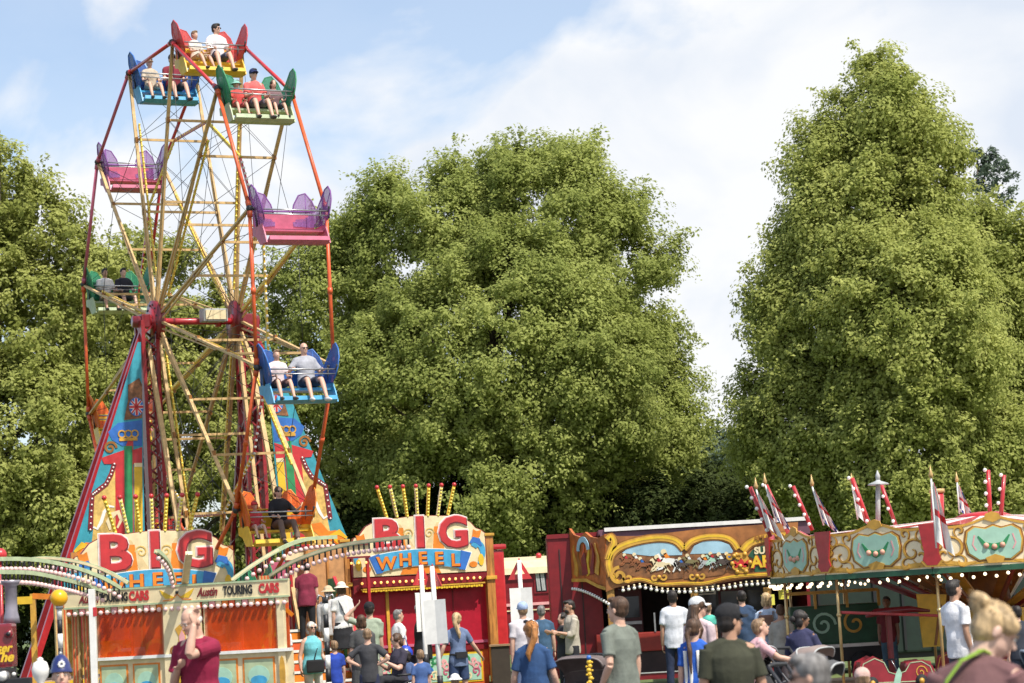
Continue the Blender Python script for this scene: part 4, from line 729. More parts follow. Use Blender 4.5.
# ------------------------------------------------------------------ roundabout on the right
RR = 3.3; RC = Vector((GX(930, 31.8, 2.3) + RR * math.sin(R(24)), 34.8, 0)); e = empty('roundabout', RC, 0, 'many-sided children\'s roundabout with cream and gold rounding boards, flags and bulbs', 'roundabout')
def V(i, r=RR): a = R(-24 + 30 * i); return Vector((r * math.sin(a), -r * math.cos(a), 0))
CM = mtx(RC, 0); ztp = P(870, 521, 32).z; zbt = P(876, 575, 32).z; hh = ztp - zbt
def board(i):
    a, b = V(i), V(i + 1); L = (b - a).length; an = math.atan2(b.y - a.y, b.x - a.x); p = empty('rounding_board', ((a.x + b.x) / 2, (a.y + b.y) / 2, zbt), an); p.parent = e; h2 = L / 2; m = MB(); H = hh
    top = [(-h2, H * .86)] + [(h2 * t, H * (.80 + .16 * math.exp(-(t / .38) ** 2 * 1.2) + .06 * abs(t) ** 6)) for t in [x / 10 for x in range(-9, 10)]] + [(h2, H * .86)]
    m.poly([(-h2, 0)] + top + [(h2, 0)] if False else [(h2, 0), (-h2, 0)] + top, 0, .05, red); m.poly([(h2 * .98, 0.0), (-h2 * .98, 0.0)] + [(x * .98, z - .03) for x, z in top], -.008, .012, mat('warm_cream_board', (.86, .72, .46), .5, var=.08))
    m.poly([(-h2, -.03), (h2, -.03), (h2, .045), (-h2, .045)], -.014, .02, dgreen); m.ribbon([(-h2, .085), (-h2 * .5, .07), (0, .10), (h2 * .5, .07), (h2, .085)], .03, -.016, .008, gold)
    m.ribbon([(x, z - .012) for x, z in top], .035, -.016, .01, gold)
    w0 = h2 * .40; oc = [(-w0, H * .3), (-w0 * 1.08, H * .5), (-w0, H * .68), (-w0 * .72, H * .76), (-w0 * .3, H * .72), (0, H * .77), (w0 * .3, H * .72), (w0 * .72, H * .76), (w0, H * .68), (w0 * 1.08, H * .5), (w0, H * .3), (w0 * .6, H * .17), (0, H * .2), (-w0 * .6, H * .17)]
    m.poly([(x * 1.12, (z - H * .47) * 1.14 + H * .47) for x, z in oc], -.016, .01, dgold); m.poly([(x * 1.06, (z - H * .47) * 1.07 + H * .47) for x, z in oc], -.024, .01, gold); m.poly(oc, -.032, .01, mint)
    m.ribbon([(-w0 * .62, H * .60), (-w0 * .4, H * .45), (0, H * .38), (w0 * .4, H * .45), (w0 * .62, H * .60)], [.02, .06, .10, .06, .02], -.038, .006, green)
    for dx in (-.1, 0, .1): m.ball((dx * 1.1, -.036, H * .42 - .02 * (dx == 0)), .042, mat('rose_paint', (.70, .36, .25), .5), 8)
    for s_ in (-1, 1):
        m.ribbon([(s_ * w0 * .75, H * .62), (s_ * w0 * .85, H * .45), (s_ * w0 * .72, H * .34)], .02, -.036, .006, lpink)
        for (cx, cz, r0, a0, a1) in ((.66, .40, .17, -1.2, 7.5), (.84, .66, .07, 2, 8), (.55, .16, .07, 1, 7), (.80, .30, .09, 3.5, 9), (.54, .72, .06, -1, 5), (.90, .46, .05, 0, 6)):
            pts = [(s_ * a_, b_) for a_, b_ in spiral(h2 * cx, H * cz, r0 * H / .55, .02, a0, a1, 20)]; m.ribbon([(a_ + .008, b_ - .008) for a_, b_ in pts], taper(.012, .014, 21, .05), -.016, .006, dgold); m.ribbon(pts, taper(.010, .010, 21, .034), -.024, .006, gold)
        m.ribbon([(s_ * h2 * .95, H * .14), (s_ * h2 * .7, H * .15), (s_ * h2 * .5, H * .10), (s_ * h2 * .3, H * .14)], [.02, .05, .06, .02], -.02, .008, gold)
    m.poly([(-.10, H * .10), (-.13, H * .2), (0, H * .26), (.13, H * .2), (.10, H * .10)], -.042, .01, gold); m.poly([(-.12, H * .90), (-.09, H * 1.0), (0, H * 1.04), (.09, H * 1.0), (.12, H * .90), (0, H * .84)], -.03, .02, gold)
    m.build('board', p)
    m = MB(); m.poly([(-.16, H * .88), (-.13, H * .6), (-.10, H * .35), (-.13, H * .22), (-.07, H * .12), (.07, H * .12), (.13, H * .22), (.10, H * .35), (.13, H * .6), (.16, H * .88)], 0, .02, red); m.poly([(x * 1.25, z) for x, z in ((-.13, H * .2), (-.07, H * .09), (.07, H * .09), (.13, H * .2))], .004, .012, gold)
    o = m.build('corner_shield', p); o.location = (-h2, -.035, 0); o.rotation_euler.z = -R(15)
    m = MB()
    for j in range(11): m.ball((-h2 + L * (j + .5) / 11, -.03 + .05 * (j % 2), -.07 - .035 * (j % 2)), .024, bulb_lit, 6)
    m.build('bulb_string', p)
for i in range(-5, 7): board(i)
m = MB(); CT = ztp + .03
for j in range(48):
    a0, a1 = 2 * math.pi * j / 48, 2 * math.pi * (j + 1) / 48; mt = [brred, white, red, white][j % 4] if j % 2 == 0 or True else white
    m.add([(RR * .95 * math.cos(a0), RR * .95 * math.sin(a0), ztp - .12), (RR * .95 * math.cos(a1), RR * .95 * math.sin(a1), ztp - .12), (.5 * math.cos(a1), .5 * math.sin(a1), CT + .02), (.5 * math.cos(a0), .5 * math.sin(a0), CT + .02)], [(0, 1, 2, 3)], brred if j % 2 else white)
m.lathe([(.5, CT), (.3, CT + .08), (0.02, CT + .1)], (0, 0, 0), brred, 24); m.build('canopy', e)
m = MB()
for i in range(12):
    v = V(i, RR * .93); m.bar((v.x, v.y, zbt + .12), (0, 0, zbt + .40), .06, .10, dgold)
m.lathe([(.55, .3), (.55, 1.0), (.35, 1.2), (.28, zbt), (.8, zbt + .3)], (0, 0, 0), dgold, 16); m.lathe([(3.3, .0), (3.3, .25), (.3, .28)], (0, 0, 0), plank, 36)
for j in range(12): a = R(30 * j + 15); m.box((.62 * math.cos(a), .62 * math.sin(a), .8), (.26, .03, .9), [green, yel, dred][j % 3], rot=Matrix.Rotation(a + R(90), 3, 'Z'))
for i in range(12):
    a = R(30 * i); d_ = Vector((math.cos(a), math.sin(a), 0)); m.bar(d_ * .35 + Vector((0, 0, 1.25)), d_ * 1.75 + Vector((0, 0, zbt + .12)), .20, .03, [gold, dgold][i % 2], (0, 0, 1)); m.bar(d_ * .33 + Vector((0, 0, 1.15)), d_ * 1.95 + Vector((0, 0, zbt + .02)), .05, .06, dred); m.ball(d_ * 1.0 + Vector((0, 0, 1.62)), .05, cream, 8)
m.lathe([(3.32, .02), (3.34, .25)], (0, 0, 0), dred, 36, cap=False); m.build('centre_and_platform', e)
br = mat('brass_pole', (.62, .45, .20), .3, .5, var=.15)
for i in range(12):
    v = V(i, RR * .94); m = MB(); m.tube([(v.x, v.y, .25), (v.x, v.y, zbt + .15)], .022, br, 8); m.ball((v.x, v.y, 1.3), .04, br, 8); m.build('pole', e)
for px_, yy, in ((786, 36.5),):
    x = GX(px_, yy, 1.5) - RC.x; m = MB(); m.tube([(x, yy - RC.y, .25), (x, yy - RC.y, zbt + .2)], .02, br, 8); m.build('pole', e)
bdrop = empty('dark_backdrop', (GX(880, 46, 0), 46, 0), -.05, 'added very dark lorry-shaped backdrop filling the gap beneath the roundabout boards', 'backdrop'); m = MB(); m.box((0, 1.2, 1.3), (7.0, 2.4, 1.9), mat('backdrop_dark_green', (.008, .022, .014), .7, var=.2), bev=.04)  # invented lorry-shaped backdrop, coloured very dark to darken the gap under the boards
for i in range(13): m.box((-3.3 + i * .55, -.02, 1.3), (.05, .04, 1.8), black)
m.build('body', bdrop); m = MB(); m.box((0, 1.2, .30), (6.8, 2.2, .12), black); m.build('chassis', bdrop)
for x_ in (-2.4, 2.0, 2.9): m = MB(); m.tube([(x_, .05, .42), (x_, .35, .42)], .42, rubber, 18); m.tube([(x_, .03, .42), (x_, .36, .42)], .2, dsteel, 12); m.build('wheel', bdrop)
# rods with bulbs, finials
for i, (px_, py_, bx, by, yy) in enumerate(((750, 487, 770, 530, 33.5), (766, 485, 788, 527, 35.5), (793, 486, 812, 524, 36.5), (852, 478, 870, 521, 34), (881, 484, 896, 521, 36.5), (988, 470, 990, 517, 33), (1004, 475, 1000, 517, 34))):
    a = P(bx, by, yy) - RC; b = P(px_, py_, yy) - RC; m = MB(); m.tube([a - Vector((0, 0, .1)), b], .032, brred if i % 2 else red, 8); bulbs(m, a, b, .16, .030, bulb_w, Vector((-.05, -.03, 0)))
    m.build('bulb_rod', e)
a = P(878, 524, 33.2) - RC; b = P(878, 480, 33.2) - RC; m = MB(); m.tube([a, b], .035, grey, 8); m.lathe([(.0, .0), (.14, -.05), (.16, -.07), (.02, -.06)], b, grey, 14, cap=False); m.lathe([(.03, 0), (.035, .06), (0.005, .14)], b, grey, 8); m.build('lamp_spike', e)
a = P(937, 517, 35) - RC; b = P(937, 491, 35) - RC; m = MB(); m.tube([a - Vector((0, 0, .2)), b], .10, brred, 14); m.tube([b - Vector((0, 0, .03)), b + Vector((0, 0, .03))], .115, tan, 14); m.build('chimney', e)
def flag(px, py, yy, L, kind, lab, lean=.25):
    top = P(px, py, yy); b = Vector((top.x + lean * L * .9, top.y, top.z - L)); f = empty('flag', b, 0, lab, 'flag', 'flags on the roundabout roof'); d = top - b
    m = MB(); m.tube([(0, 0, 0), d], .013, white, 6); m.lathe([(.02, 0), (.035, .04), (.02, .08), (.004, .17)], d, mat('gilt_finial', (.55, .36, .14), .35, .3), 8); m.build('flagpole', f)
    m = MB(); nu, nv = 7, 9; Lf = L * .86; wf = .24; x, y, dd = frame(d); G = []
    for v in range(nv + 1):
        for u in range(nu + 1):
            t = v / nv; s = u / nu; p = d * (1 - t * .9) * .98 + Vector((s * wf * (.25 + .75 * t), .05 * math.sin(s * 9 + t * 3) , -s * .10 - .12 * s * t)); G.append(p)
    fs = {}
    for v in range(nv):
        for u in range(nu):
            s = (u + .5) / nu - .5; t = (v + .5) / nv - .5
            if kind == 'george': c = brred if abs(s) < .12 or abs(t) < .09 else white
            elif kind == 'union': c = brred if abs(s) < .1 or abs(t) < .08 else (white if abs(s) < .2 or abs(t) < .15 or abs(abs(s) - abs(t)) < .08 else mat('navy_flag', (.02, .04, .20), .8))
            else: c = white
            i0 = v * (nu + 1) + u; fs.setdefault(c, []).append((i0, i0 + 1, i0 + nu + 2, i0 + nu + 1))
    for c, ff in fs.items(): m.add(G, ff, c, True)
    m.build('cloth', f)
flag(756, 489, 33.4, .62, 'george', 'red cross on white flag at the left corner of the roundabout'); flag(765, 484, 35.2, .60, 'union', 'union flag second from the left on the roundabout roof'); flag(812, 486, 33.5, .58, 'union', 'union flag above the first dark red pilaster of the roundabout')
flag(852, 484, 35.5, .55, 'george', 'red cross flag behind the middle bulb rod', .1); flag(957, 482, 37.5, .52, 'union', 'small union flag right of the red chimney pipe', 0)
flag(931, 478, 31.3, .95, 'george', 'large red cross on white flag hanging over the front pilaster', .0)
# ride vehicles on the roundabout
def ride_car(loc, rz, body_m, lab, trim):
    c = empty('ride_car', loc, rz, lab, 'ride car', 'cars on the roundabout'); m = MB(); side = [(-.75, .12), (-.85, .3), (-.78, .55), (-.5, .66), (-.28, .56), (-.18, .34), (.0, .28), (.22, .34), (.35, .52), (.62, .54), (.82, .42), (.9, .2), (.8, .1)]
    for s_ in (-.28, .26): m.poly(side, s_, .03, body_m)
    m.box((.52, 0, .36), (.6, .5, .3), body_m, bev=.08); m.box((-.55, 0, .36), (.45, .5, .4), body_m, bev=.08); m.box((0, 0, .14), (1.5, .5, .06), dsteel); m.build('body', c)
    m = MB(); m.ribbon([(x * .93, .33 + (z - .33) * .85) for x, z in side + side[:1]], .018, -.288, .006, trim); m.poly([(-.12, .02), (-.02, .3), (.06, .42), (.12, .3), (.05, .06)], -.296, .01, mint); m.ribbon(spiral(.55, .3, .14, .02, 0, 9, 18), .02, -.292, .008, gold); m.build('side_trim', c)
    for x in (-.55, .55):
        for y in (-.31, .29): m = MB(); m.tube([(x, y, .14), (x, y + .04, .14)], .13, rubber, 14); m.tube([(x, y - .006, .14), (x, y + .046, .14)], .06, gold, 10); m.build('wheel', c)
    m = MB(); m.tube([(.12, 0, .3), (-.02, 0, .55)], .015, steel, 6); m.lathe([(.12, 0), (.13, .015), (.12, .03)], (-.02, 0, .55), black, 14, cap=False); m.build('steering_wheel', c); return c
pc = P(893, 672, 32.2); rcar = ride_car((pc.x, 32.2, .25), .05, mat('wine_red_paint', (.28, .02, .03), .3, coat=.5), 'wine red ride car with gold lining at the front of the roundabout', lgreen); rcar.scale = (.62, .8, .72)
pc = P(980, 672, 33.0); rcar = ride_car((pc.x, 33.0, .25), -.35, dred, 'red ride car half hidden behind the man in white and the woman with a bun', gold); rcar.scale = (.7, .8, .72)
pc = P(826, 640, 36.0); c = empty('ride_truck', (pc.x, 36.0, .28), .1, 'green toy lorry with yellow rail on the far side of the roundabout', 'ride truck'); 
m = MB(); m.box((0.1, 0, .85), (1.4, .6, .6), dgreen, bev=.03); m.box((0.1, 0, .4), (1.5, .5, .25), black, bev=.02); m.build('body', c); m = MB(); m.bar((-.65, -.3, 1.35), (.8, -.3, 1.35), .05, .05, gold)
for x in (-.65, -.2, .3, .8): m.bar((x, -.3, 1.1), (x, -.3, 1.35), .04, .04, gold)
m.build('rail', c); m = MB(); m.ribbon(spiral(-.1, .85, .2, .03, 0, 9), .04, -.315, .01, mint); m.ribbon(spiral(.4, .85, .18, .03, 2, 9), .04, -.315, .01, gold); m.box((.1, -.32, .52), (1.4, .02, .05), white); m.build('side_painting', c)
for x in (-.4, .5): m = MB(); m.tube([(x, -.32, .22), (x, -.26, .22)], .2, rubber, 14); m.build('wheel', c)
pc = P(890, 622, 33.4); c = empty('ride_plane', (pc.x, 33.4, .9), 0.12, 'red toy aeroplane with long thin wing behind the wine red car', 'ride plane'); m = MB(); m.tube([(-.35, 0, .35), (-.2, 0, .4), (.3, 0, .42), (.6, 0, .38)], [(.02, .02), (.055, .055), (.05, .05), (.02, .02)], dred, 12); m.build('fuselage', c); m = MB(); m.box((0.05, -.25, .36), (1.7, .22, .04), red, rot=Matrix.Rotation(R(5), 3, 'Y'), bev=.01); m.build('wing', c); m = MB(); m.box((-.05, -.1, -.1), (.07, .07, 1.0), dred); m.build('stalk', c)
pc = P(935, 640, 34.0); m = MB(); m.poly([(-.18, 0), (.10, 0), (.22, .75), (-.22, .78)], 0, .04, yel); m.poly([(.02, 0.02), (.14, .6), (.10, .62), (-.02, .02)], -.01, .02, dgold); o = m.build('painted_board', loc=(pc.x, 34.0, 1.0 - .25)); tag(o, 'bright yellow tapered board standing on the roundabout', 'board')
# ------------------------------------------------------------------ people
SK = {'fair': (0.60, 0.36, 0.26), 'pale': (0.66, 0.43, 0.33), 'tanned': (0.45, 0.25, 0.16), 'brown': (0.22, 0.11, 0.06)}
def skin(k):
    m = mat('skin_' + k, SK[k], 0.5, var=0.06, scale=20)
    b = m.node_tree.nodes['Principled BSDF']; b.inputs['Subsurface Weight'].default_value = 0.0; return m
def hairm(name, col): return mat('hair_' + name, col, 0.55, var=0.45, scale=40, bump=0.6, stretch=(1, 1, 0.12))
HAIR = {'brown': (0.09, 0.045, 0.022), 'dark': (0.02, 0.014, 0.011), 'grey': (0.36, 0.34, 0.32), 'white': (0.62, 0.58, 0.52), 'blonde': (0.56, 0.39, 0.20), 'ginger': (0.46, 0.19, 0.05), 'sandy': (0.26, 0.16, 0.085), 'greydark': (0.20, 0.19, 0.18)}
def remesh(mb, name, m, parent, vox, sm=3, wr=0.0, seed=0.0):
    o = mb.build('tmp', None); o.data.materials.clear()
    r = o.modifiers.new('r', 'REMESH'); r.mode = 'VOXEL'; r.voxel_size = vox; s = o.modifiers.new('s', 'SMOOTH'); s.factor = 0.5; s.iterations = sm
    dg = bpy.context.evaluated_depsgraph_get(); me = bpy.data.meshes.new_from_object(o.evaluated_get(dg)); old = o.data; bpy.data.objects.remove(o); bpy.data.meshes.remove(old)
    n = len(me.vertices)
    if wr > 0 and n:
        co = np.empty(n * 3, np.float32); me.vertices.foreach_get('co', co); co = co.reshape(-1, 3); no = np.empty(n * 3, np.float32); me.vertices.foreach_get('normal', no); no = no.reshape(-1, 3)
        d = np.zeros(n); rs = np.random.RandomState(int(seed * 7) % 9999)
        for k in range(7):
            f = rs.uniform(9, 34); v = rs.normal(size=3); v[2] *= 0.8; v /= np.linalg.norm(v); w2 = rs.normal(size=3) * 6; d += np.sin(co @ v * f + rs.uniform(0, 6) + 1.6 * np.sin(co @ w2)) / (1 + k * .25)
        co += no * (d[:, None] * wr / 3); me.vertices.foreach_set('co', co.reshape(-1))
    me.materials.clear(); me.materials.append(m); me.polygons.foreach_set('use_smooth', [True] * len(me.polygons)); me.name = name; me.update()
    o = bpy.data.objects.new(name, me); COL.objects.link(o)
    if parent is not None: o.parent = parent
    return o
DEF = dict(lean=0, side=0, la=((.11, .03, -1), (.03, -.16, -1)), ra=((-.11, .03, -1), (-.03, -.16, -1)), ll=((.05, 0, -1), (.03, .02, -1)), rl=((-.05, 0, -1), (-.03, .02, -1)), hy=0, hp=0, hr=0, sit=False)
SIT = dict(DEF, ll=((.14, -1, .12), (.02, -.55, -1)), rl=((-.14, -1, .12), (-.02, -.55, -1)), la=((.2, -.35, -1), (-.1, -1, -.1)), ra=((-.2, -.35, -1), (.1, -1, -.1)), sit=True)
PN = [0]
def person(label, loc, h, rot, pose=None, sk='fair', hair=('short', 'brown'), top=('short', (0.5, 0.5, 0.5)), bottom=('long', (0.05, 0.06, 0.1)), shoe=(0.05, 0.04, 0.04), hat=None, glasses=False, w=1.0, female=False, group='people at the fair', vox=0.014, parent=None, extra=None, cut=None, name='person', face=True):
    PN[0] += 1; sd = PN[0] * 1.37; p = dict(DEF); p.update(pose or {}); sit = p['sit']; child = h < 1.45; k = h / 1.745; hk = k if not child else k * (1.0 + 0.28 * (1.45 - h) / 0.5); V_ = Vector
    P0 = V_((0, 0, 0.95 * k)) if not sit else V_((0, 0, 0.11 * k)); L, S_ = R(p['lean']), R(p['side'])
    sp = V_((math.sin(S_), -math.sin(L), math.cos(L) * math.cos(S_))).normalized(); bx = V_((1, 0, 0)); bx = (bx - sp * bx.dot(sp)).normalized(); by = sp.cross(bx)   # by = backwards
    def T(a, b, c): return P0 + bx * (a * k) + by * (b * k) + sp * (c * k)
    NB = T(0, 0.01, 0.53); hm_ = Euler((R(p['hp']), R(p['hr']), R(p['hy']))).to_matrix(); ups = (sp + V_((0, 0, 1))).normalized()
    Hc = NB + ups * (0.035 * k) + hm_ @ V_((0, -0.015 * k, 0.095 * hk + 0.01 * k)); sw = (0.150 if female else 0.170) * w ** 0.4
    def H_(a, b, c): return Hc + hm_ @ V_((a * hk, b * hk, c * hk))
    sh = {1: T(sw, 0.01, 0.440), -1: T(-sw, 0.01, 0.440)}; hp = {1: T(0.085, 0, -0.02), -1: T(-0.085, 0, -0.02)}
    A = {}
    for s, key in ((1, 'la'), (-1, 'ra')):
        u, f = [V_(a).normalized() for a in p[key][:2]]; e_ = sh[s] + u * 0.285 * k; wr_ = e_ + f * 0.25 * k; hd = V_(p[key][2]).normalized() if len(p[key]) > 2 else f; A[s] = (sh[s], e_, wr_, hd)
    Lg = {}
    for s, key in ((1, 'll'), (-1, 'rl')):
        t, c = [V_(a).normalized() for a in p[key][:2]]; kn = hp[s] + t * 0.425 * k; an = kn + c * 0.415 * k; Lg[s] = (hp[s], kn, an)
    if not sit:
        dz = min(Lg[1][2].z, Lg[-1][2].z) - 0.085 * k
        base = V_((0, 0, -dz))
    else: base = V_((0, 0, 0))
    m0 = skin(sk); b = MB(); x = None; fw = female
    hw_, ww, cw = (0.165 if fw else 0.155) * w, (0.118 if fw else 0.138) * w, (0.142 if fw else 0.158) * w
    def torso(mb, g, z0=-0.06, z1=0.53, neck=True, flare=0.0):
        st = [(-0.16, hw_ * 0.9, .115 * w), (-0.06, hw_, .118 * w), (0.06, (hw_ + ww) / 2, .108 * w * (1.05 if not fw else 1)), (0.17, ww, .10 * w), (0.30, cw * .95, .115 * w ** .7), (0.40, cw, .108), (0.45, cw * .80, .088), (0.485, .095, .074), (0.505, .070, .062), (0.525, .060, .058), (0.53, .056, .056)]
        st = [q_ for q_ in st if z0 - .001 <= q_[0] <= z1 + .001]; mb.tube([T(0, (-.012 if fw and .25 < q_[0] < .42 else 0), q_[0]) for q_ in st], [((q_[1] + g + (flare if i == 0 else 0)) * k, (q_[2] + g + (flare if i == 0 else 0)) * k) for i, q_ in enumerate(st)], m0, 18, hint=by)
    torso(b, -0.006)
    for s in (-1, 1): b.tube([T(0, .01, .50), T(s * sw * .5, .012, .478), sh[s]], [.052 * k, .048 * k, .048 * k], m0, 10)
    b.tube([T(0, .012, .49), NB, Hc - hm_ @ V_((0, -.01 * hk, .03 * hk))], [.066 * k, .057 * k, .055 * k], m0, 12)
    for s in (-1, 1): b.tube([T(s * .02, .022, .530), T(s * .05, .02, .497), T(s * .09, .015, .47)], [.032 * k, .034 * k, .030 * k], m0, 8)
    b.ball(H_(0, .012, .025), (.074 * hk, .092 * hk, .093 * hk), m0, 16, rot=hm_); b.ball(H_(0, -.022, -.035), (.060 * hk, .068 * hk, .078 * hk), m0, 14, rot=hm_); b.ball(H_(0, -.058, -.090), (.030 * hk, .026 * hk, .022 * hk), m0, 10, rot=hm_)
    b.tube([H_(0, -.082, .015), H_(0, -.108, -.028)], [.009 * hk, .015 * hk], m0, 8); b.ball(H_(0, -.074, .026), (.048 * hk, .014 * hk, .012 * hk), m0, 8, rot=hm_)
    for s in (-1, 1): b.ball(H_(s * .077, .012, -.008), (.011 * hk, .020 * hk, .031 * hk), m0, 8, rot=hm_)
    b.ball(H_(0, -.084, -.062), (.024 * hk, .012 * hk, .009 * hk), m0, 8, rot=hm_)
    at = w ** .6
    for s in (-1, 1):
        a, e_, wr_, hd = A[s]; b.tube([a, a + (e_ - a) * .35, e_], [.047 * k * at, .045 * k * at, .037 * k * at], m0, 10); b.tube([e_, e_ + (wr_ - e_) * .3, wr_], [.037 * k * at, .039 * k * at, .026 * k], m0, 10)
        nx = hd.cross(V_((0, 1, 0))); nx = nx.normalized() if nx.length > .2 else V_((1, 0, 0)); side = nx.cross(hd).normalized()       # side: across the palm
        pr = Matrix((side, nx, hd)).transposed(); pc_ = wr_ + hd * .048 * k; b.ball(pc_, (.040 * k, .017 * k, .054 * k), m0, 10, rot=pr)
        for i, (o_, l_) in enumerate(((-.030, .060), (-.010, .070), (.010, .066), (.029, .052))):
            k0 = wr_ + hd * .088 * k + side * o_ * k; cu = nx * (-s if abs(nx.x) > .3 else 1); k1 = k0 + (hd * .8 + cu * .35).normalized() * l_ * .55 * k; k2 = k1 + (hd * .45 + cu * .8).normalized() * l_ * .5 * k
            b.tube([k0 - hd * .02 * k, k0, k1, k2], [.010 * k, .0098 * k, .009 * k, .0078 * k], m0, 7)
        t0 = wr_ + hd * .03 * k - side * .03 * k; b.tube([t0, t0 - side * .025 * k + hd * .03 * k, t0 - side * .03 * k + hd * .062 * k], [.013 * k, .0115 * k, .009 * k], m0, 7)
        h0, kn, an = Lg[s]; b.tube([h0, h0 + (kn - h0) * .4, kn, kn + (an - kn) * .3, an], [.082 * k * at, .075 * k * at, .052 * k, .054 * k, .036 * k], m0, 10)
        fd = V_((0.12 * s, -1, 0)).normalized(); b.tube([an, an + V_((0, 0, -.045 * k)) + fd * .05 * k, an + V_((0, 0, -.062 * k)) + fd * .15 * k], [.038 * k, .036 * k, .024 * k], m0, 8)
    o = remesh(b, name, m0, None, vox, 2); o.location = Vector(loc) + base; o.rotation_euler.z = R(rot)
    if parent is not None: o.parent = parent
    tag(o, label, name if not child else 'child', group); root = o
    def add(mb, nm, m, v=None, sm=2, wr=0.0): return remesh(mb, nm, m, root, v or vox, sm, wr, sd)
    def part(mb, nm): return mb.build(nm, root)
    # clothes
    if top:
        kind, col = top[0], top[1]; g = .014 + (.006 if len(top) > 2 and top[2] == 'loose' else 0); cm = cloth('%02x%02x%02x' % tuple(int(min(1, c) * 255) for c in col), col); t_ = MB(); torso(t_, g + .004, z0=-0.16 if not (len(top) > 2 and top[2] == 'tucked') else -.06, z1=.525, flare=.006)
        if kind != 'none':
            for s in (-1, 1):
                if kind != 'vest': t_.tube([T(s * .03, .016, .487), T(s * .07, .016, .480), T(s * sw * .75, .012, .458), sh[s]], [.060 * k, .060 * k, .058 * k, .059 * k], m0, 10)
                else: t_.tube([T(0, .01, .46), T(s * sw * .72, .012, .47)], [.05 * k, .045 * k], m0, 10)
                a, e_, wr_, hd = A[s]
                if kind == 'short': t_.tube([a - (e_ - a) * .06, a + (e_ - a) * .4, a + (e_ - a) * .72], [.061 * k * at, .062 * k * at, .064 * k * at], m0, 12)
                if kind in ('long', 'three'):
                    t_.tube([a, a + (e_ - a) * .5, e_], [.063 * k * at, .060 * k * at, .052 * k * at], m0, 12); q_ = .92 if kind == 'long' else .35; t_.tube([e_, e_ + (wr_ - e_) * q_], [.052 * k * at, .040 * k * at if kind == 'long' else .052 * k], m0, 12)
        add(t_, 'top', cm, wr=.015 * k)
    if bottom:
        kind, col = bottom[0], bottom[1]; cm = cloth('b%02x%02x%02x' % tuple(int(min(1, c) * 255) for c in col), col); t_ = MB(); g = .012
        t_.tube([T(0, 0, -.14), T(0, 0, -.05), T(0, 0, .05)], [((hw_ * .93 + g) * k, (.112 * w + g) * k), ((hw_ + g - .004) * k, (.12 * w + g - .004) * k), ((hw_ + ww) / 2 * k, .108 * w * k)], m0, 16, hint=by)
        if kind == 'skirt':
            if sit: kind = 'shorts'
            else: t_.tube([T(0, 0, .02), T(0, 0, -.2), P0 + V_((0, 0, -.50 * k))], [((hw_) * k, .12 * k), (.20 * k, .16 * k), (.24 * k, .2 * k)], m0, 16, hint=by)
        if kind != 'skirt':
            q_ = {'long': 1.0, 'shorts': 0, 'three': .5}[kind]
            for s in (-1, 1):
                h0, kn, an = Lg[s]
                if kind == 'shorts': t_.tube([h0, h0 + (kn - h0) * .45, h0 + (kn - h0) * .86], [.095 * k * at, .092 * k * at, .088 * k], m0, 12)
                else: t_.tube([h0, h0 + (kn - h0) * .45, kn, kn + (an - kn) * .4 * q_, kn + (an - kn) * .97 * q_], [.094 * k * at, .086 * k * at, .068 * k, .064 * k, .055 * k], m0, 12)
        add(t_, 'skirt' if kind == 'skirt' else ('shorts' if kind == 'shorts' else 'trousers'), cm, wr=.006 * k)
    if shoe:
        for s in (-1, 1):
            an = Lg[s][2]; fd = V_((0.12 * s, -1, 0)).normalized(); t_ = MB(); t_.tube([an - fd * .045 * k + V_((0, 0, -.03 * k)), an + V_((0, 0, -.045 * k)) + fd * .03 * k, an + V_((0, 0, -.058 * k)) + fd * .12 * k, an + V_((0, 0, -.062 * k)) + fd * .19 * k], [.040 * k, .048 * k, .040 * k, .024 * k], m0, 10)
            add(t_, 'shoe', mat('shoe_%02x' % int(shoe[0] * 255), shoe, .6), v=max(vox, .014))
    # hair
    hst, hc = hair; hmm = hairm(hc, HAIR[hc]) if hc else None; t_ = MB()
    if hst == 'bald': t_.ball(H_(0, .026, -.005), (.080 * hk, .080 * hk, .050 * hk), m0, 14, rot=hm_)
    elif hst:
        t_.ball(H_(0, .026, .038), (.083 * hk, .095 * hk, .092 * hk), m0, 16, rot=hm_); t_.ball(H_(0, .040, -.01), (.077 * hk, .075 * hk, .075 * hk), m0, 14, rot=hm_)
        if hst == 'short': t_.ball(H_(.01, -.035, .098), (.062 * hk, .055 * hk, .030 * hk), m0, 12, rot=hm_)
        if hst in ('long', 'ponytail', 'bun', 'bob', 'loose'):
            for s in (-1, 1): t_.ball(H_(s * (.052 if hst == 'bun' else .058), -.01, .048 if hst == 'bun' else .035), (.032 * hk, .070 * hk, .05 * hk), m0, 10, rot=hm_)
        if hst == 'bob': 
            for s in (-1, 0, 1): t_.ball(H_(s * .055, .045 + .02 * (s == 0), -.05), (.04 * hk, .045 * hk, .07 * hk), m0, 10, rot=hm_)
        if hst == 'long':
            for s in (-.6, 0, .6): t_.tube([H_(s * .09, .06, .02), H_(s * .11, .085, -.10), T(s * .13, .135, .40), T(s * .12, .15, .28)], [.05 * hk, .055 * hk, .05 * hk, .015 * hk], m0, 10)
        if hst == 'ponytail':
            t_.ball(H_(0, .115, .055), .028 * hk, m0, 8); t_.tube([H_(0, .11, .055), H_(.012, .155, .03), H_(.02, .165, -.06), T(.03, .155, .42), T(.02, .15, .33)], [.022 * hk, .036 * hk, .042 * hk, .034 * hk, .010 * hk], m0, 10)
        if hst == 'plait':
            t_.tube([H_(0, .10, .0), H_(.03, .13, -.06), T(.05, .155, .42), T(.05, .16, .26), T(.05, .15, .14)], [.03 * hk, .036 * hk, .032 * hk, .028 * hk, .012 * hk], m0, 10)
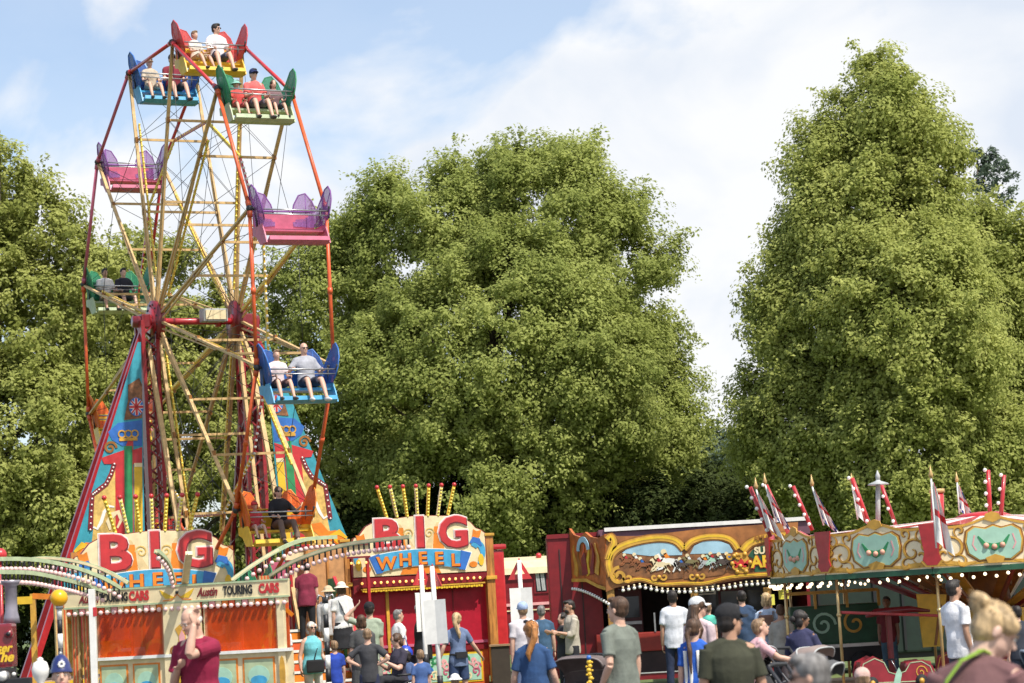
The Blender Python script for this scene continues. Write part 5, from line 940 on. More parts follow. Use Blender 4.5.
        if hst == 'bun':
            rr = random.Random(7); t_.ball(H_(0, .118, .062), (.044 * hk, .042 * hk, .042 * hk), m0, 12, rot=hm_)
            for i in range(16):
                a_ = i * .95; ph = rr.uniform(.6, 1.6); ax1 = V_((math.cos(a_), math.sin(a_), .15)); ax2 = V_((-math.sin(a_) * .5, math.cos(a_) * .5, ph)).normalized(); t_.tube([H_(*(V_((0, .118, .064)) + (ax1 * math.cos(j * .5) + ax2 * math.sin(j * .5)) * .047)) for j in range(5)], [.006 * hk, .012 * hk, .014 * hk, .012 * hk, .006 * hk], m0, 6)
            for s in (-1, 1): t_.ball(H_(s * .045, .055, -.035), (.026 * hk, .026 * hk, .028 * hk), m0, 8, rot=hm_)
    if hst and t_.v: add(t_, 'hair', hmm, v=vox * .9, sm=2 if vox > .01 else 1, wr=(.007 if hst != 'bun' else .003) * hk)
    if hst in ('bun', 'ponytail', 'loose') and vox < .012:
        rr = random.Random(3); q_ = MB(); BC = V_((0, .112, .060)) if hst == 'bun' else V_((0, .12, .05))
        for i in range(150):
            a_ = rr.uniform(0, 6.28); e_ = rr.uniform(.0, 1.3); d = V_((math.cos(a_) * math.cos(e_) * .083, .026 + math.sin(a_) * math.cos(e_) * .095, .038 + math.sin(e_) * .092)); up_ = V_((0, .03, .07))
            pts_ = []; 
            for j in range(5): t = j / 4; c_ = d * (1 - t) + BC * t; c_ = V_((0, .026, .03)) + (c_ - V_((0, .026, .03))) * (1.0 + .07 * math.sin(t * 3.1) * rr.random() + .015); pts_.append(H_(*c_))
            q_.tube(pts_, .0022 * hk, m0, 4)
        for i in range(70 if hst == 'bun' else 0):
            a_ = rr.uniform(0, 6.28); c0 = BC + V_((.04 * math.cos(a_), .04 * math.sin(a_), rr.uniform(-.01, .035))); dr = V_((math.cos(a_) * .025, math.sin(a_) * .025, rr.uniform(.0, .03))); q_.tube([H_(*c0), H_(*(c0 + dr * .6)), H_(*(c0 + dr * .8 + V_((rr.uniform(-.015, .015), rr.uniform(-.015, .015), -.01))))], .0012 * hk, m0, 4)
        q_.mats = [hmm]; part(q_, 'loose_strands')
    if hat:
        kind, col = hat; cm = cloth('h%02x%02x%02x' % tuple(int(min(1, c) * 255) for c in col), col, 14); t_ = MB()
        if kind == 'cap':
            t_.ball(H_(0, .018, .052), (.092 * hk, .108 * hk, .092 * hk), m0, 16, rot=hm_); b_ = add(t_, 'cap', cm, v=vox); bq = MB(); n = 9; top_ = []; bot_ = []
            for i in range(n):
                a_ = math.pi * (i / (n - 1)); xx = .078 * math.cos(a_); yy = -.075 - .085 * math.sin(a_); top_.append(H_(xx, yy, .048 - .035 * (xx / .078) ** 2 * .6)); 
            for i in range(n): a_ = math.pi * (1 - i / (n - 1)); bot_.append(H_(.07 * math.cos(a_), -.055 - .02 * math.sin(a_), .055))
            pts = top_ + bot_; dn = hm_ @ V_((0, 0, -.007 * hk)); m_ = len(pts); bq.add(pts + [q + dn for q in pts], [tuple(range(m_)), tuple(range(2 * m_ - 1, m_ - 1, -1))] + [(i, i + m_, (i + 1) % m_ + m_, (i + 1) % m_) for i in range(m_)], cm); part(bq, 'peak')
        elif kind == 'sunhat':
            t_.ball(H_(0, .015, .06), (.092 * hk, .104 * hk, .085 * hk), m0, 16, rot=hm_); pr = [(.085, .05), (.12, .045), (.155, .018), (.150, .012), (.11, .035), (.085, .038)]; n = 18
            for i in range(len(pr) - 1): pass
            vs = [H_(r_ * math.cos(2 * math.pi * j / n), .015 + r_ * 1.08 * math.sin(2 * math.pi * j / n), z_) for r_, z_ in pr for j in range(n)]; t_.add(vs, [(i * n + j, i * n + (j + 1) % n, ((i + 1) % 6) * n + (j + 1) % n, ((i + 1) % 6) * n + j) for i in range(6) for j in range(n)], m0)
            add(t_, 'sun_hat', cm, v=min(vox, .010), wr=.004 * hk)
    if glasses:
        q_ = MB(); gm_ = mat('sunglass_lens', (.012, .012, .015), .1, var=0) if glasses != 'clear' else dsteel
        for s in (-1, 1): q_.ball(H_(s * .033, -.090, .010), (.027 * hk, .010 * hk, .019 * hk), gm_, 10, rot=hm_); q_.tube([H_(s * .058, -.085, .014), H_(s * .083, .012, .012)], .003 * hk, gm_, 5)
        q_.tube([H_(-.012, -.098, .014), H_(.012, -.098, .014)], .003 * hk, gm_, 5); part(q_, 'glasses')
    elif face and vox <= .0145:
        for s in (-1, 1):
            q_ = MB(); q_.ball(H_(s * .031, -.083, .008), (.012 * hk, .007 * hk, .0065 * hk), mat('eye_white', (.7, .68, .64), .3, var=0), 8, rot=hm_); q_.ball(H_(s * .031, -.0885, .008), (.0058 * hk, .003 * hk, .0058 * hk), mat('iris', (.04, .03, .02), .2, var=0), 8, rot=hm_); part(q_, 'eye')
            q_ = MB(); q_.tube([H_(s * .016, -.092, .026), H_(s * .046, -.086, .028)], [.0045 * hk, .003 * hk], hairm(hc or 'brown', HAIR[hc or 'brown']), 6); part(q_, 'eyebrow')
    if face and vox <= .0145: q_ = MB(); q_.ball(H_(0, -.094, -.062), (.022 * hk, .005 * hk, .007 * hk), mat('lips', (.42, .15, .13), .5, var=0), 10, rot=hm_); part(q_, 'mouth')
    root['_'] = 0; del root['_']
    return root, dict(T=T, H=H_, A=A, L=Lg, k=k, part=part, add=add, P0=P0, base=base, sh=sh)
def at(px, py, s): p_ = P(px, py, F / s); return (p_.x, p_.y, 0.0), p_.z
def W(label, px, py, s, rot, base=0.0, **kw):        # a standing figure: head-top pixel and pixels per metre there
    loc, h = at(px, py, s); h -= base; h = max(0.8, min(h, 2.0)); return person(label, (loc[0], loc[1], base), h, rot, **kw)
G_ = 'people at the fair'
def strap(info, pts, m, nm='strap', w_=.035, th=.008):
    q_ = MB(); 
    for a, b in zip(pts, pts[1:]): q_.bar(a, b + (b - a) * .04, w_, th, m)
    return info['part'](q_, nm)
def thing_bag(label, loc, sz, m, strap_to=None):
    o = MB().box((0, 0, 0), sz, m, bev=min(sz) * .3)
    if strap_to:
        for q_ in strap_to: o.tube(q_, .008, m, 6)
    o = o.build('handbag', loc=loc); return tag(o, label, 'bag')
# --- riders in the gondolas (built in the wheel's own frame, resting on the benches)
def rider(k_, x, label, h=1.70, **kw):
    p_ = WM @ (piv(k_, x) + Vector((0, -0.02, -0.435))); kw.setdefault('vox', .02); pose = dict(SIT); pose.update(kw.pop('pose', {})); return person(label, p_, h, math.degrees(YAW) + kw.pop('turn', 0), pose=pose, group='riders on the ferris wheel', **kw)
rider(0, -.30, 'child in a cream top sitting on the left of the topmost yellow gondola', 1.35, hair=('short', 'sandy'), top=('short', (.70, .66, .58)), bottom=('shorts', (.45, .35, .22)), turn=20)
rider(0, .18, 'dark-haired rider in a white tee in the topmost yellow gondola, looking right', 1.72, hair=('short', 'dark'), top=('short', (.78, .76, .78)), bottom=('shorts', (.08, .09, .14)), glasses=True, pose=dict(hy=35))
rider(-1, -.32, 'person in a pale cap and beige top in the upper left blue gondola', 1.5, hair=('short', 'brown'), top=('short', (.50, .42, .32)), bottom=('shorts', (.5, .42, .32)), hat=('cap', (.5, .36, .24)))
rider(-1, .22, 'man in a dark red top and dark cap in the upper left blue gondola', 1.75, hair=('short', 'dark'), top=('short', (.20, .02, .035)), bottom=('shorts', (.03, .03, .04)), hat=('cap', (.02, .02, .04)), w=1.1)
rider(1, -.40, 'small child in a mint hat and red top at the left of the green gondola', 1.15, hair=('short', 'brown'), top=('short', (.6, .08, .07)), bottom=('shorts', (.5, .1, .1)), hat=('sunhat', (.25, .5, .42)))
rider(1, -.02, 'adult in a navy cap, sunglasses and red top in the middle of the green gondola', 1.68, hair=('short', 'dark'), top=('short', (.68, .13, .12)), bottom=('shorts', (.12, .10, .12)), hat=('cap', (.02, .035, .12)), glasses=True)
rider(1, .40, 'dark-haired child in a grey and red top at the right of the green gondola', 1.25, hair=('bob', 'brown'), top=('short', (.20, .12, .13)), bottom=('shorts', (.06, .06, .08)))
rider(-3, -.28, 'rider in a white top on the left of the green gondola at hub height', 1.6, hair=('short', 'dark'), sk='tanned', top=('short', (.75, .72, .68)), bottom=('shorts', (.3, .25, .2)))
rider(-3, .18, 'rider in a black top in the green gondola at hub height', 1.62, hair=('short', 'dark'), top=('short', (.02, .02, .03)), bottom=('shorts', (.05, .05, .06)))
rider(3, .20, 'bald man in a grey tee and shorts in the blue gondola, arms on the rail', 1.78, hair=(None, None), glasses=True, top=('short', (.36, .37, .41)), bottom=('shorts', (.03, .035, .06)), w=1.12, shoe=(.6, .6, .6), pose=dict(la=((.5, -.2, -1), (-.3, -1, .1)), ra=((-.6, -.1, -.8), (-.1, -1, .1)), lean=-6))
rider(3, -.40, 'person half hidden by the left wing of the blue gondola, light top', 1.5, hair=('short', 'sandy'), top=('short', (.7, .6, .6)), bottom=('shorts', (.1, .05, .05)))
rider(4, .10, 'woman in sunglasses and a black top in the lowest yellow and orange gondola', 1.70, hair=('bob', 'brown'), glasses=True, top=('three', (.014, .013, .016)), bottom=('long', (.16, .10, .075)), w=1.15, female=True, pose=dict(la=((.6, -.3, -.7), (-.1, -1, .3))))
rider(4, -.42, 'small child in a red hat and red top in the lowest yellow and orange gondola', 1.10, hair=('short', 'brown'), top=('short', (.55, .05, .06)), bottom=('shorts', (.6, .5, .48)), hat=('cap', (.6, .06, .07)))
# --- left of the booths
r_, I = W('bald man in a magenta polo shirt holding his forehead in front of the orange windows', 197, 604, 113, -28, hair=('bald', 'white'), top=('short', (.26, .010, .045), 'loose'), bottom=('long', (.03, .03, .05)), w=1.06, vox=.009, sk='fair', glasses=False,
    pose=dict(hy=-14, hp=24, lean=3, la=((-.22, -.88, -.18), (.06, .25, 1.0), (-.15, .35, .9)), ra=((-.22, -.1, -1), (.75, -.75, .55), (.8, -.5, .3))))
W('man in a flat cap and white shirt at the right corner of the car ride', 281, 617, 52, 150, hair=('short', 'greydark'), top=('short', (.72, .73, .74)), bottom=('long', (.09, .08, .10)), hat=('cap', (.14, .14, .13)), vox=.016)
r_, I = W('white-haired woman in sunglasses, turquoise sleeveless top and white trousers', 311, 621, 58, 32, hair=('bob', 'white'), glasses=True, top=('vest', (.16, .52, .58), 'loose'), bottom=('long', (.72, .68, .62)), female=True, w=1.12, vox=.014, pose=dict(ra=((-.3, .1, -1), (-.1, -.3, -1)), la=((.25, .25, -.9), (.2, -.5, -.7))))
ns = mat('black_leather', (.02, .02, .022), .45, var=.1); strap(I, [I['T'](.10, -.03, .50), I['T'](.02, -.15, .30), I['T'](-.06, -.16, .06)], ns)
T_ = I['T']; bp = r_.matrix_basis @ T_(-.05, -.20, -.02); thing_bag('black crossbody bag on the hip of the woman in turquoise', bp, (.30, .10, .22), ns)
W('man in a maroon top and black trousers at the head of the steps', 305, 561, 50, 172, base=1.16, hair=('short', 'dark'), top=('short', (.20, .018, .045), 'loose'), bottom=('long', (.012, .012, .014)), w=1.12, vox=.016, pose=dict(hp=34, lean=8))
W('person in a straw hat, pale grey shirt and khaki trousers going up the steps', 328, 586, 50, 168, base=.52, hair=('short', 'grey'), top=('long', (.58, .57, .56)), bottom=('long', (.36, .28, .18)), hat=('sunhat', (.56, .44, .28)), vox=.016)
r_, I = W('woman in a white sun hat, white top and black skirt on the steps', 341, 582, 51, 188, base=.60, hair=('bob', 'brown'), top=('short', (.74, .73, .70)), bottom=('skirt', (.015, .015, .018)), hat=('sunhat', (.72, .66, .52)), female=True, vox=.016); strap(I, [I['T'](.09, .05, .52), I['T'](.0, .15, .25), I['T'](-.12, .13, .0)], ns)
W('person in a black cap and pale green shirt holding a hand to the cap', 369, 602, 55, 175, hair=('short', 'dark'), top=('short', (.34, .40, .30)), bottom=('long', (.25, .25, .22)), hat=('cap', (.012, .012, .014)), vox=.016, pose=dict(ra=((.0, 0, -1), (.0, -.3, -1)), la=((1, -.2, .45), (-.75, -.1, .7))))
W('woman with brown hair in a dark speckled dress, back to us behind the boy', 361, 614, 60, 180, hair=('bob', 'brown'), top=('short', (.075, .075, .075), 'loose'), bottom=('skirt', (.075, .075, .075)), female=True, vox=.015, w=1.08)
W('boy in a charcoal tee and navy shorts with both hands on his hips', 367, 628, 66, 176, hair=('short', 'sandy'), top=('short', (.045, .045, .05)), bottom=('shorts', (.02, .025, .06)), vox=.014, pose=dict(la=((.85, .25, -.75), (-.85, -.25, -.45)), ra=((-.85, .25, -.75), (.85, -.25, -.45))))
r_, I = W('toddler in a blue top beside the striped pole', 334, 641, 60, 200, hair=('short', 'sandy'), top=('short', (.02, .06, .38)), bottom=('shorts', (.3, .35, .5)), vox=.016)
W('grey-haired man in a plain white tee in front of the red booth', 398, 609, 52, 118, hair=('short', 'greydark'), top=('short', (.78, .76, .75)), bottom=('long', (.08, .09, .14)), vox=.016)
W('man in a black shirt and white cap reaching out behind the blank boards', 421, 603, 55, 100, hair=('short', 'dark'), top=('short', (.012, .012, .014), 'loose'), bottom=('long', (.02, .02, .02)), hat=('cap', (.75, .72, .68)), w=1.15, vox=.015, pose=dict(la=((.1, -.5, -.8), (-.2, -1, -.1)), ra=((-.1, -.6, -.7), (.1, -1, -.15))))
W('young child with brown hair between the seated woman and the boards', 407, 652, 62, 160, hair=('bob', 'dark'), top=('short', (.08, .13, .28)), bottom=('shorts', (.1, .1, .14)), vox=.015)
W('fair-haired toddler in a blue top beside the board pole', 420, 651, 66, 190, hair=('short', 'sandy'), top=('short', (.06, .12, .30)), bottom=('shorts', (.1, .12, .2)), vox=.015)
r_, I = W('woman with a fair ponytail in a blue-grey tee and denim shorts walking right', 456, 612, 60, 205, hair=('ponytail', 'blonde'), top=('short', (.13, .18, .30)), bottom=('shorts', (.03, .055, .13)), female=True, vox=.014, pose=dict(ra=((-.55, -.05, -.85), (-.65, -.35, -.7)), la=((.5, .05, -.9), (.25, -.3, -.9)), hy=-30)); q_ = MB(); q_.tube([I['T'](.16, 0, .06), I['T'](.10, .12, .06), I['T'](-.10, .12, .06), I['T'](-.16, 0, .06)], .022, ns, 6); q_.box(I['T'](0, .145, .05), (.2, .06, .1), ns); I['part'](q_, 'belt_bag')
# seated woman in a wheelchair
loc, h = at(397, 636, 62); wc = empty('wheelchair', (loc[0], loc[1], 0), R(-60), 'wheelchair with a silver wheel rim in front of the red booth', 'wheelchair')
m = MB(); m.box((0, 0, .48), (.44, .42, .06), black, bev=.02); m.build('seat', wc); m = MB(); m.box((0, .23, .75), (.42, .04, .5), black, bev=.01); m.build('backrest', wc)
for s in (-1, 1):
    m = MB(); m.tube([(s * .27 + .0, .12 + .30 * math.cos(a), .31 + .30 * math.sin(a)) for a in [i * math.pi / 12 for i in range(25)]], .012, rubber, 6); m.tube([(s * .30, .12 + .27 * math.cos(a), .31 + .27 * math.sin(a)) for a in [i * math.pi / 12 for i in range(25)]], .008, steel, 6)
    for i in range(10): a = i * math.pi / 5; m.tube([(s * .27, .12, .31), (s * .27, .12 + .3 * math.cos(a), .31 + .3 * math.sin(a))], .003, steel, 4)
    m.build('wheel', wc); m = MB(); m.tube([(s * .23, .24, .95), (s * .23, .24, .3), (s * .23, -.2, .3), (s * .23, -.32, .1)], .014, steel, 6); m.tube([(s * .23, .24, .95), (s * .23, .36, .97)], .018, rubber, 6); m.tube([(s * .25, .2, .7), (s * .25, -.15, .7)], .02, black, 6); m.build('frame_side', wc)
pp = Matrix.Translation(wc.location) @ Matrix.Rotation(R(-60), 4, 'Z') @ Vector((0, .02, .51)); hh_ = max(1.5, min(1.8, (h - .51) / .885 * 1.77 / 1.77 + .35))
person('woman with brown hair and a dark patterned blouse sitting in the wheelchair, head bowed', pp, 1.66, -60, pose=dict(SIT, hp=18, la=((.2, -.4, -.9), (-.3, -.8, .5)), ra=((-.2, -.4, -.9), (.3, -.8, .4))), hair=('bob', 'brown'), top=('short', (.035, .03, .05)), bottom=('long', (.02, .02, .025)), female=True, w=1.1, vox=.014)
o = MB().ball((0, 0, 0), (.13, .10, .15), mat('blue_nylon', (.01, .05, .45), .5)).ball((0, -.07, .02), (.07, .04, .07), white); p_ = P(405.5, 654, F / 60); m_ = o; m_.tube([(-.05, 0, .12), (0, 0, .3), (.05, 0, .12)], .01, bluep, 6); tag(m_.build('drawstring_bag', loc=p_), 'shiny blue and white bag held beside the seated woman', 'bag')
# --- centre
r_, I = W('woman with a long ginger ponytail and sunglasses on her head in a blue dress', 531, 620, 100, 172, hair=('ponytail', 'ginger'), top=('short', (.025, .07, .18), 'loose'), bottom=('skirt', (.025, .07, .18)), female=True, vox=.009, w=1.05, pose=dict(hy=28, ra=((-.28, -.05, -1), (-.1, -.5, -.8)), la=((.28, -.05, -1), (.1, -.5, -.8))))
q_ = MB()
for s in (-1, 1): q_.ball(I['H'](s * .035, -.055, .115), (.030, .012, .02), mat('sunglass_lens', (.012, .012, .015), .1, var=0), 10)
q_.tube([I['H'](-.07, .03, .06), I['H'](-.05, -.05, .11), I['H'](.05, -.05, .11), I['H'](.07, .03, .06)], .004, black, 5); I['part'](q_, 'sunglasses')
W('person in a pale blue cap and white top behind the ginger-haired woman', 522, 602, 62, 195, hair=('short', 'sandy'), top=('short', (.62, .58, .60)), bottom=('long', (.10, .14, .25)), hat=('cap', (.35, .45, .65)), vox=.015)
W('man in a dark blue tee near the cream-roofed wagon, seen from behind', 541, 605, 54, 170, hair=('short', 'greydark'), top=('short', (.05, .11, .19)), bottom=('long', (.03, .03, .04)), vox=.016, w=1.08)
r_, I = W('bearded dark-haired man in a beige shirt with rolled sleeves looking at his phone', 570, 599, 56, -72, hair=('short', 'dark'), sk='tanned', top=('three', (.46, .41, .33)), bottom=('long', (.02, .02, .024)), vox=.014, pose=dict(hp=12, la=((.1, -.3, -1), (-.1, -1, .25)), ra=((-.1, -.3, -1), (.1, -1, .25)))); q_ = MB(); q_.ball(I['H'](0, -.055, -.065), (.052, .048, .05), hairm('dark', HAIR['dark']), 10); I['part'](q_, 'beard')
W('woman in dark clothes half hidden behind the man with the phone', 562, 612, 55.5, -60, hair=('long', 'dark'), top=('long', (.03, .03, .035)), bottom=('long', (.02, .02, .024)), female=True, vox=.016)
r_, I = W('tall brown-haired man in a grey-green tee and stone trousers, looking left', 617, 596, 108, 222, hair=('short', 'brown'), top=('short', (.165, .185, .155), 'loose'), bottom=('long', (.58, .50, .40)), vox=.009, pose=dict(hy=14, ra=((-.12, .0, -1), (.0, -.2, -1)), la=((.22, .28, -1), (-.12, -.62, -.75), (-.3, -.4, -.8)))); a_, e_, w_r, hd_ = I['A'][1]; q_ = MB(); q_.tube([w_r - hd_ * .01, w_r + hd_ * .012 * 1 - hd_ * .03], .033, black, 12); I['part'](q_, 'watch')
W('person in a white tee standing at the arcade counter, back to us', 672, 590, 58, 180, base=0.0, hair=('short', 'dark'), top=('short', (.66, .68, .72), 'loose'), bottom=('long', (.02, .03, .07)), vox=.016, sk='tanned')
r_, I = W('long-haired woman in a white cap, sunglasses and pale pink top looking right', 697, 597, 86, 150, hair=('long', 'brown'), top=('short', (.62, .48, .50)), bottom=('long', (.2, .2, .25)), hat=('cap', (.62, .63, .64)), glasses=True, female=True, vox=.011, pose=dict(hy=-50))
r_, I = W('girl with a long plait in a blue and white striped football shirt', 693, 618, 100, 172, hair=('plait', 'brown'), top=('short', (.02, .10, .45), 'loose'), bottom=('shorts', (.02, .08, .4)), female=True, vox=.010, pose=dict(hy=-25)); q_ = MB()
for x_ in (-.10, -.04, .055, .115): q_.tube([I['T'](x_, .112 if abs(x_) < .09 else .09, z_) for z_ in (.42, .3, .2, .05, -.1)], [(.02, .02)] * 5, white, 6)
I['part'](q_, 'white_stripes'); 
r_, I = W('man in a black baseball cap and olive tee in front of the arcade', 727, 604, 142, 188, hair=('short', 'dark'), sk='tanned', top=('short', (.040, .042, .024), 'loose'), bottom=('long', (.03, .03, .04)), hat=('cap', (.012, .012, .014)), vox=.008, w=1.1, pose=dict(hy=-68, la=((.2, .0, -1), (.1, -.2, -1)), ra=((-.2, .0, -1), (-.1, -.2, -1))))
q_ = MB(); q_.ball(I['H'](-.055, .085, .03), (.012, .008, .016), white, 8); I['part'](q_, 'cap_badge')
W('person in a pink tee leaning forward on the pushchair behind the olive-shirted man', 741, 614, 92, 95, hair=('short', 'sandy'), top=('short', (.62, .36, .38), 'loose'), bottom=('long', (.1, .1, .12)), vox=.011, pose=dict(lean=28, hp=-10, la=((.1, -.8, -.6), (0, -1, -.25)), ra=((-.1, -.8, -.6), (0, -1, -.25))))
W('baby in a mint top carried near the white-capped woman', 708, 606, 76, 160, base=.75, hair=('short', 'sandy'), top=('short', (.10, .50, .38)), bottom=('shorts', (.6, .6, .58)), vox=.014)
r_, I = W('fair-haired woman in a pale blue tee wearing a tan rucksack by the arcade', 766, 592, 62, 165, hair=('bob', 'blonde'), top=('short', (.50, .60, .74)), bottom=('long', (.02, .02, .03)), female=True, vox=.014); tl = mat('tan_leather', (.20, .09, .05), .5)
for s in (-1, 1): strap(I, [I['T'](s * .10, -.05, .50), I['T'](s * .11, .10, .47), I['T'](s * .09, .16, .25)], tl, 'rucksack_strap')
q_ = MB(); q_.box(I['T'](0, .19, .26), (.24, .12, .32), tl, bev=.04); bo = q_.build('rucksack'); bo.matrix_basis = r_.matrix_basis; tag(bo, 'small tan leather rucksack on the back of the woman in pale blue', 'rucksack')
W('person in dark blue in the arcade, left of the woman with the rucksack', 741, 590, 57, 180, hair=('short', 'dark'), top=('long', (.03, .06, .12)), bottom=('long', (.02, .02, .03)), vox=.016, w=1.1)
W('man in a grey-beige jacket under the yellow notice, seen from behind', 780, 604, 66, 170, hair=('short', 'brown'), sk='tanned', top=('long', (.36, .34, .29), 'loose'), bottom=('long', (.03, .03, .035)), vox=.013)
r_, I = W('dark-haired woman in a navy jacket pushing a pram, looking right', 799, 609, 88, 160, hair=('bob', 'dark'), sk='brown', top=('long', (.032, .034, .085), 'loose'), bottom=('long', (.02, .025, .06)), female=True, vox=.010, pose=dict(hy=-60, lean=6, la=((.25, -.3, -.9), (-.05, -1, -.2)), ra=((-.35, -.2, -.9), (.1, -1, -.25)))); q_ = MB(); q_.ball(I['H'](0, .115, .0), (.045, .035, .04), hairm('dark', HAIR['dark']), 10); q_.tube([I['H'](-.03, .10, .0), I['H'](.03, .10, .0)], .012, pink, 6); I['part'](q_, 'hair_knot')
W('grey-haired man in glasses at the bottom edge, in front of the pram', 812, 653, 232, 158, hair=('short', 'greydark'), glasses='clear', top=('short', (.10, .10, .12)), bottom=('long', (.05, .05, .06)), vox=.008, pose=dict(hy=95, hp=4)) 
W('dark-skinned attendant in a maroon top standing on the roundabout', 886, 597, 66, -20, base=.28, hair=('short', 'dark'), sk='brown', top=('short', (.14, .015, .02)), bottom=('long', (.05, .10, .14)), vox=.014)
W('man with a short beard in a plain white tee standing before the roundabout, looking right', 955, 579, 82, 118, hair=('short', 'dark'), sk='tanned', top=('short', (.80, .79, .80), 'loose'), bottom=('long', (.06, .07, .10)), vox=.011, w=1.12, pose=dict(lean=-3, la=((.1, -.1, -1), (0, -.15, -1)), ra=((-.1, .08, -1), (0, -.25, -1))))
W('dark-haired person in black at the right edge behind the woman with the bun', 1016, 606, 74, 200, hair=('short', 'dark'), top=('short', (.03, .035, .05)), bottom=('long', (.03, .04, .06)), vox=.014, w=1.2)
# the near woman with the bun
s = 250; loc, h = at(962, 607, s)
r_, I = person('near woman with a blonde bun, mauve-brown top and lime green strap, looking down', (loc[0], loc[1], 0), h + .06, 146, pose=dict(hy=-52, hp=34, lean=18, la=((.3, -.1, -1), (0, -.8, -.5)), ra=((-.3, -.1, -1), (.1, -.8, -.5))), sk='pale', hair=('bun', 'blonde'), top=('short', (.155, .075, .075), 'loose'), bottom=('long', (.05, .05, .07)), female=True, w=1.22, vox=.0065, group=G_)
lime_s = mat('lime_webbing', (.28, .46, .04), .7, var=.1, scale=60); strap(I, [I['T'](-.05, -.05, .545), I['T'](-.035, .085, .548), I['T'](.03, .140, .49), I['T'](.085, .155, .40), I['T'](.13, .150, .28), I['T'](.165, .125, .12)], lime_s, 'bag_strap', .034, .006)
# ------------------------------------------------------------------ striped crossing poles, boards, triangles
def banded(m, z0, z1, r, first, step, zt):
    z = z0; k = first
    while z < z1 - 1e-3: e_ = min(z1, z + step); m.tube([(0, 0, z), (0, 0, e_)], r, black if k % 2 else white, 12); z = e_; k += 1
Y = F / 85; g0 = P(59, 598, Y); e = empty('globe_lamp', (g0.x, Y, 0), 0, 'amber globe on a black and white banded pole at the left', 'crossing lamp')
m = MB(); banded(m, 0.0, g0.z - .1, .030, 1, .165, 0); m.build('pole', e); m = MB(); m.ball((0, 0, g0.z), .102, mat('amber_globe', (.85, .42, .01), .3, var=.06), 24, k=16); m.tube([(0, 0, g0.z - .13), (0, 0, g0.z - .09)], .045, steel, 12); m.build('globe', e)
Y = F / 62; t0 = P(325, 598, Y); e = empty('striped_pole', (t0.x, Y, 0), 0, 'black and white banded pole with a bare metal top beside the steps', 'pole')
m = MB(); banded(m, 0.0, t0.z - .06, .042, 0, .215, 0); m.build('pole', e); m = MB(); m.tube([(0, 0, t0.z - .08), (0, 0, t0.z + .02)], .05, dsteel, 10)
for i in range(5): a = i * 1.256; m.tube([(0, 0, t0.z), (.12 * math.cos(a), .12 * math.sin(a), t0.z + .05), (.15 * math.cos(a), .15 * math.sin(a), t0.z - .02)], .012, steel, 5)
m.build('lamp_bracket', e)
def mini_sign(pxt, pyt, s, tri_rot, brd, brot, lab, band, base_c, tilt=0.0):
    Y = F / s; t = P(pxt, pyt, Y); e = empty('crossing_sign', (t.x, Y, 0), 0, lab, 'road sign', 'miniature road signs'); e.rotation_euler.y = tilt; H = t.z
    m = MB(); m.tube([(0, 0, 0), (0, 0, H)], .036, white, 12); m.tube([(0, 0, band), (0, 0, band + .2)], .046, black, 12); m.build('pole', e)
    g = MB(); hw, hh_ = .20, .36; o_ = [(-hw, 0), (hw, 0), (0, hh_)]; i_ = [(-hw * .42, .085), (hw * .42, .085), (0, .235)]
    vs = [(x, 0, z) for x, z in o_] + [(x, 0, z) for x, z in i_] + [(x, .012, z) for x, z in o_] + [(x, .012, z) for x, z in i_]
    fs = []
    for j in range(3): k = (j + 1) % 3; fs += [(j, k, 3 + k, 3 + j), (6 + k, 6 + j, 9 + j, 9 + k), (j, 6 + j, 6 + k, k), (3 + j, 3 + k, 9 + k, 9 + j)]
    g.add(vs, fs, brred); o = g.build('warning_triangle', e); o.location = (0, .045, H - .32); o.rotation_euler.z = tri_rot
    w_, h_, dz = brd; g = MB(); off = .02
    g.add([(-w_ / 2, -off, 0), (0, .01, 0), (w_ / 2, -off, 0), (-w_ / 2, -off, h_), (0, .01, h_), (w_ / 2, -off, h_)], [(0, 1, 4, 3), (1, 2, 5, 4)], white); g.add([(-w_ / 2, -off + .01, 0), (0, .02, 0), (w_ / 2, -off + .01, 0), (-w_ / 2, -off + .01, h_), (0, .02, h_), (w_ / 2, -off + .01, h_)], [(3, 4, 1, 0), (4, 5, 2, 1)], white)
    for z in (.1, h_ - .1): g.box((0, .04, z), (.11, .05, .03), steel)
    o = g.build('blank_board', e); o.location = (0, -.05 if abs(brot) < .3 else .045, H - dz - h_); o.rotation_euler.z = brot
    m = MB()
    if base_c: m.tube([(0, 0, 0), (0, 0, base_c)], .075, lgreen, 14); m.tube([(0, 0, base_c), (0, 0, base_c + .04)], .10, brred, 14)
    else: m.box((0, 0, .35), (.30, .22, .10), brred, bev=.02); m.tube([(0, 0, 0), (0, 0, .3)], .06, white, 10)
    m.build('base', e)
mini_sign(421, 565, 62, R(48), (.34, .62, .44), .75, 'white sign pole with angled blank board, red triangle and green base, left of a pair', .80, .62)
mini_sign(435, 566, 64, R(-48), (.36, .68, .52), -.25, 'white sign pole with a tall grey-white blank board in front, right of a pair', .48, 0, -.02)
mini_sign(519, 560, 60, 0.0, (.37, .68, .46), 0.0, 'white sign pole with blank board and red triangle behind the ginger-haired woman', .3, 0)
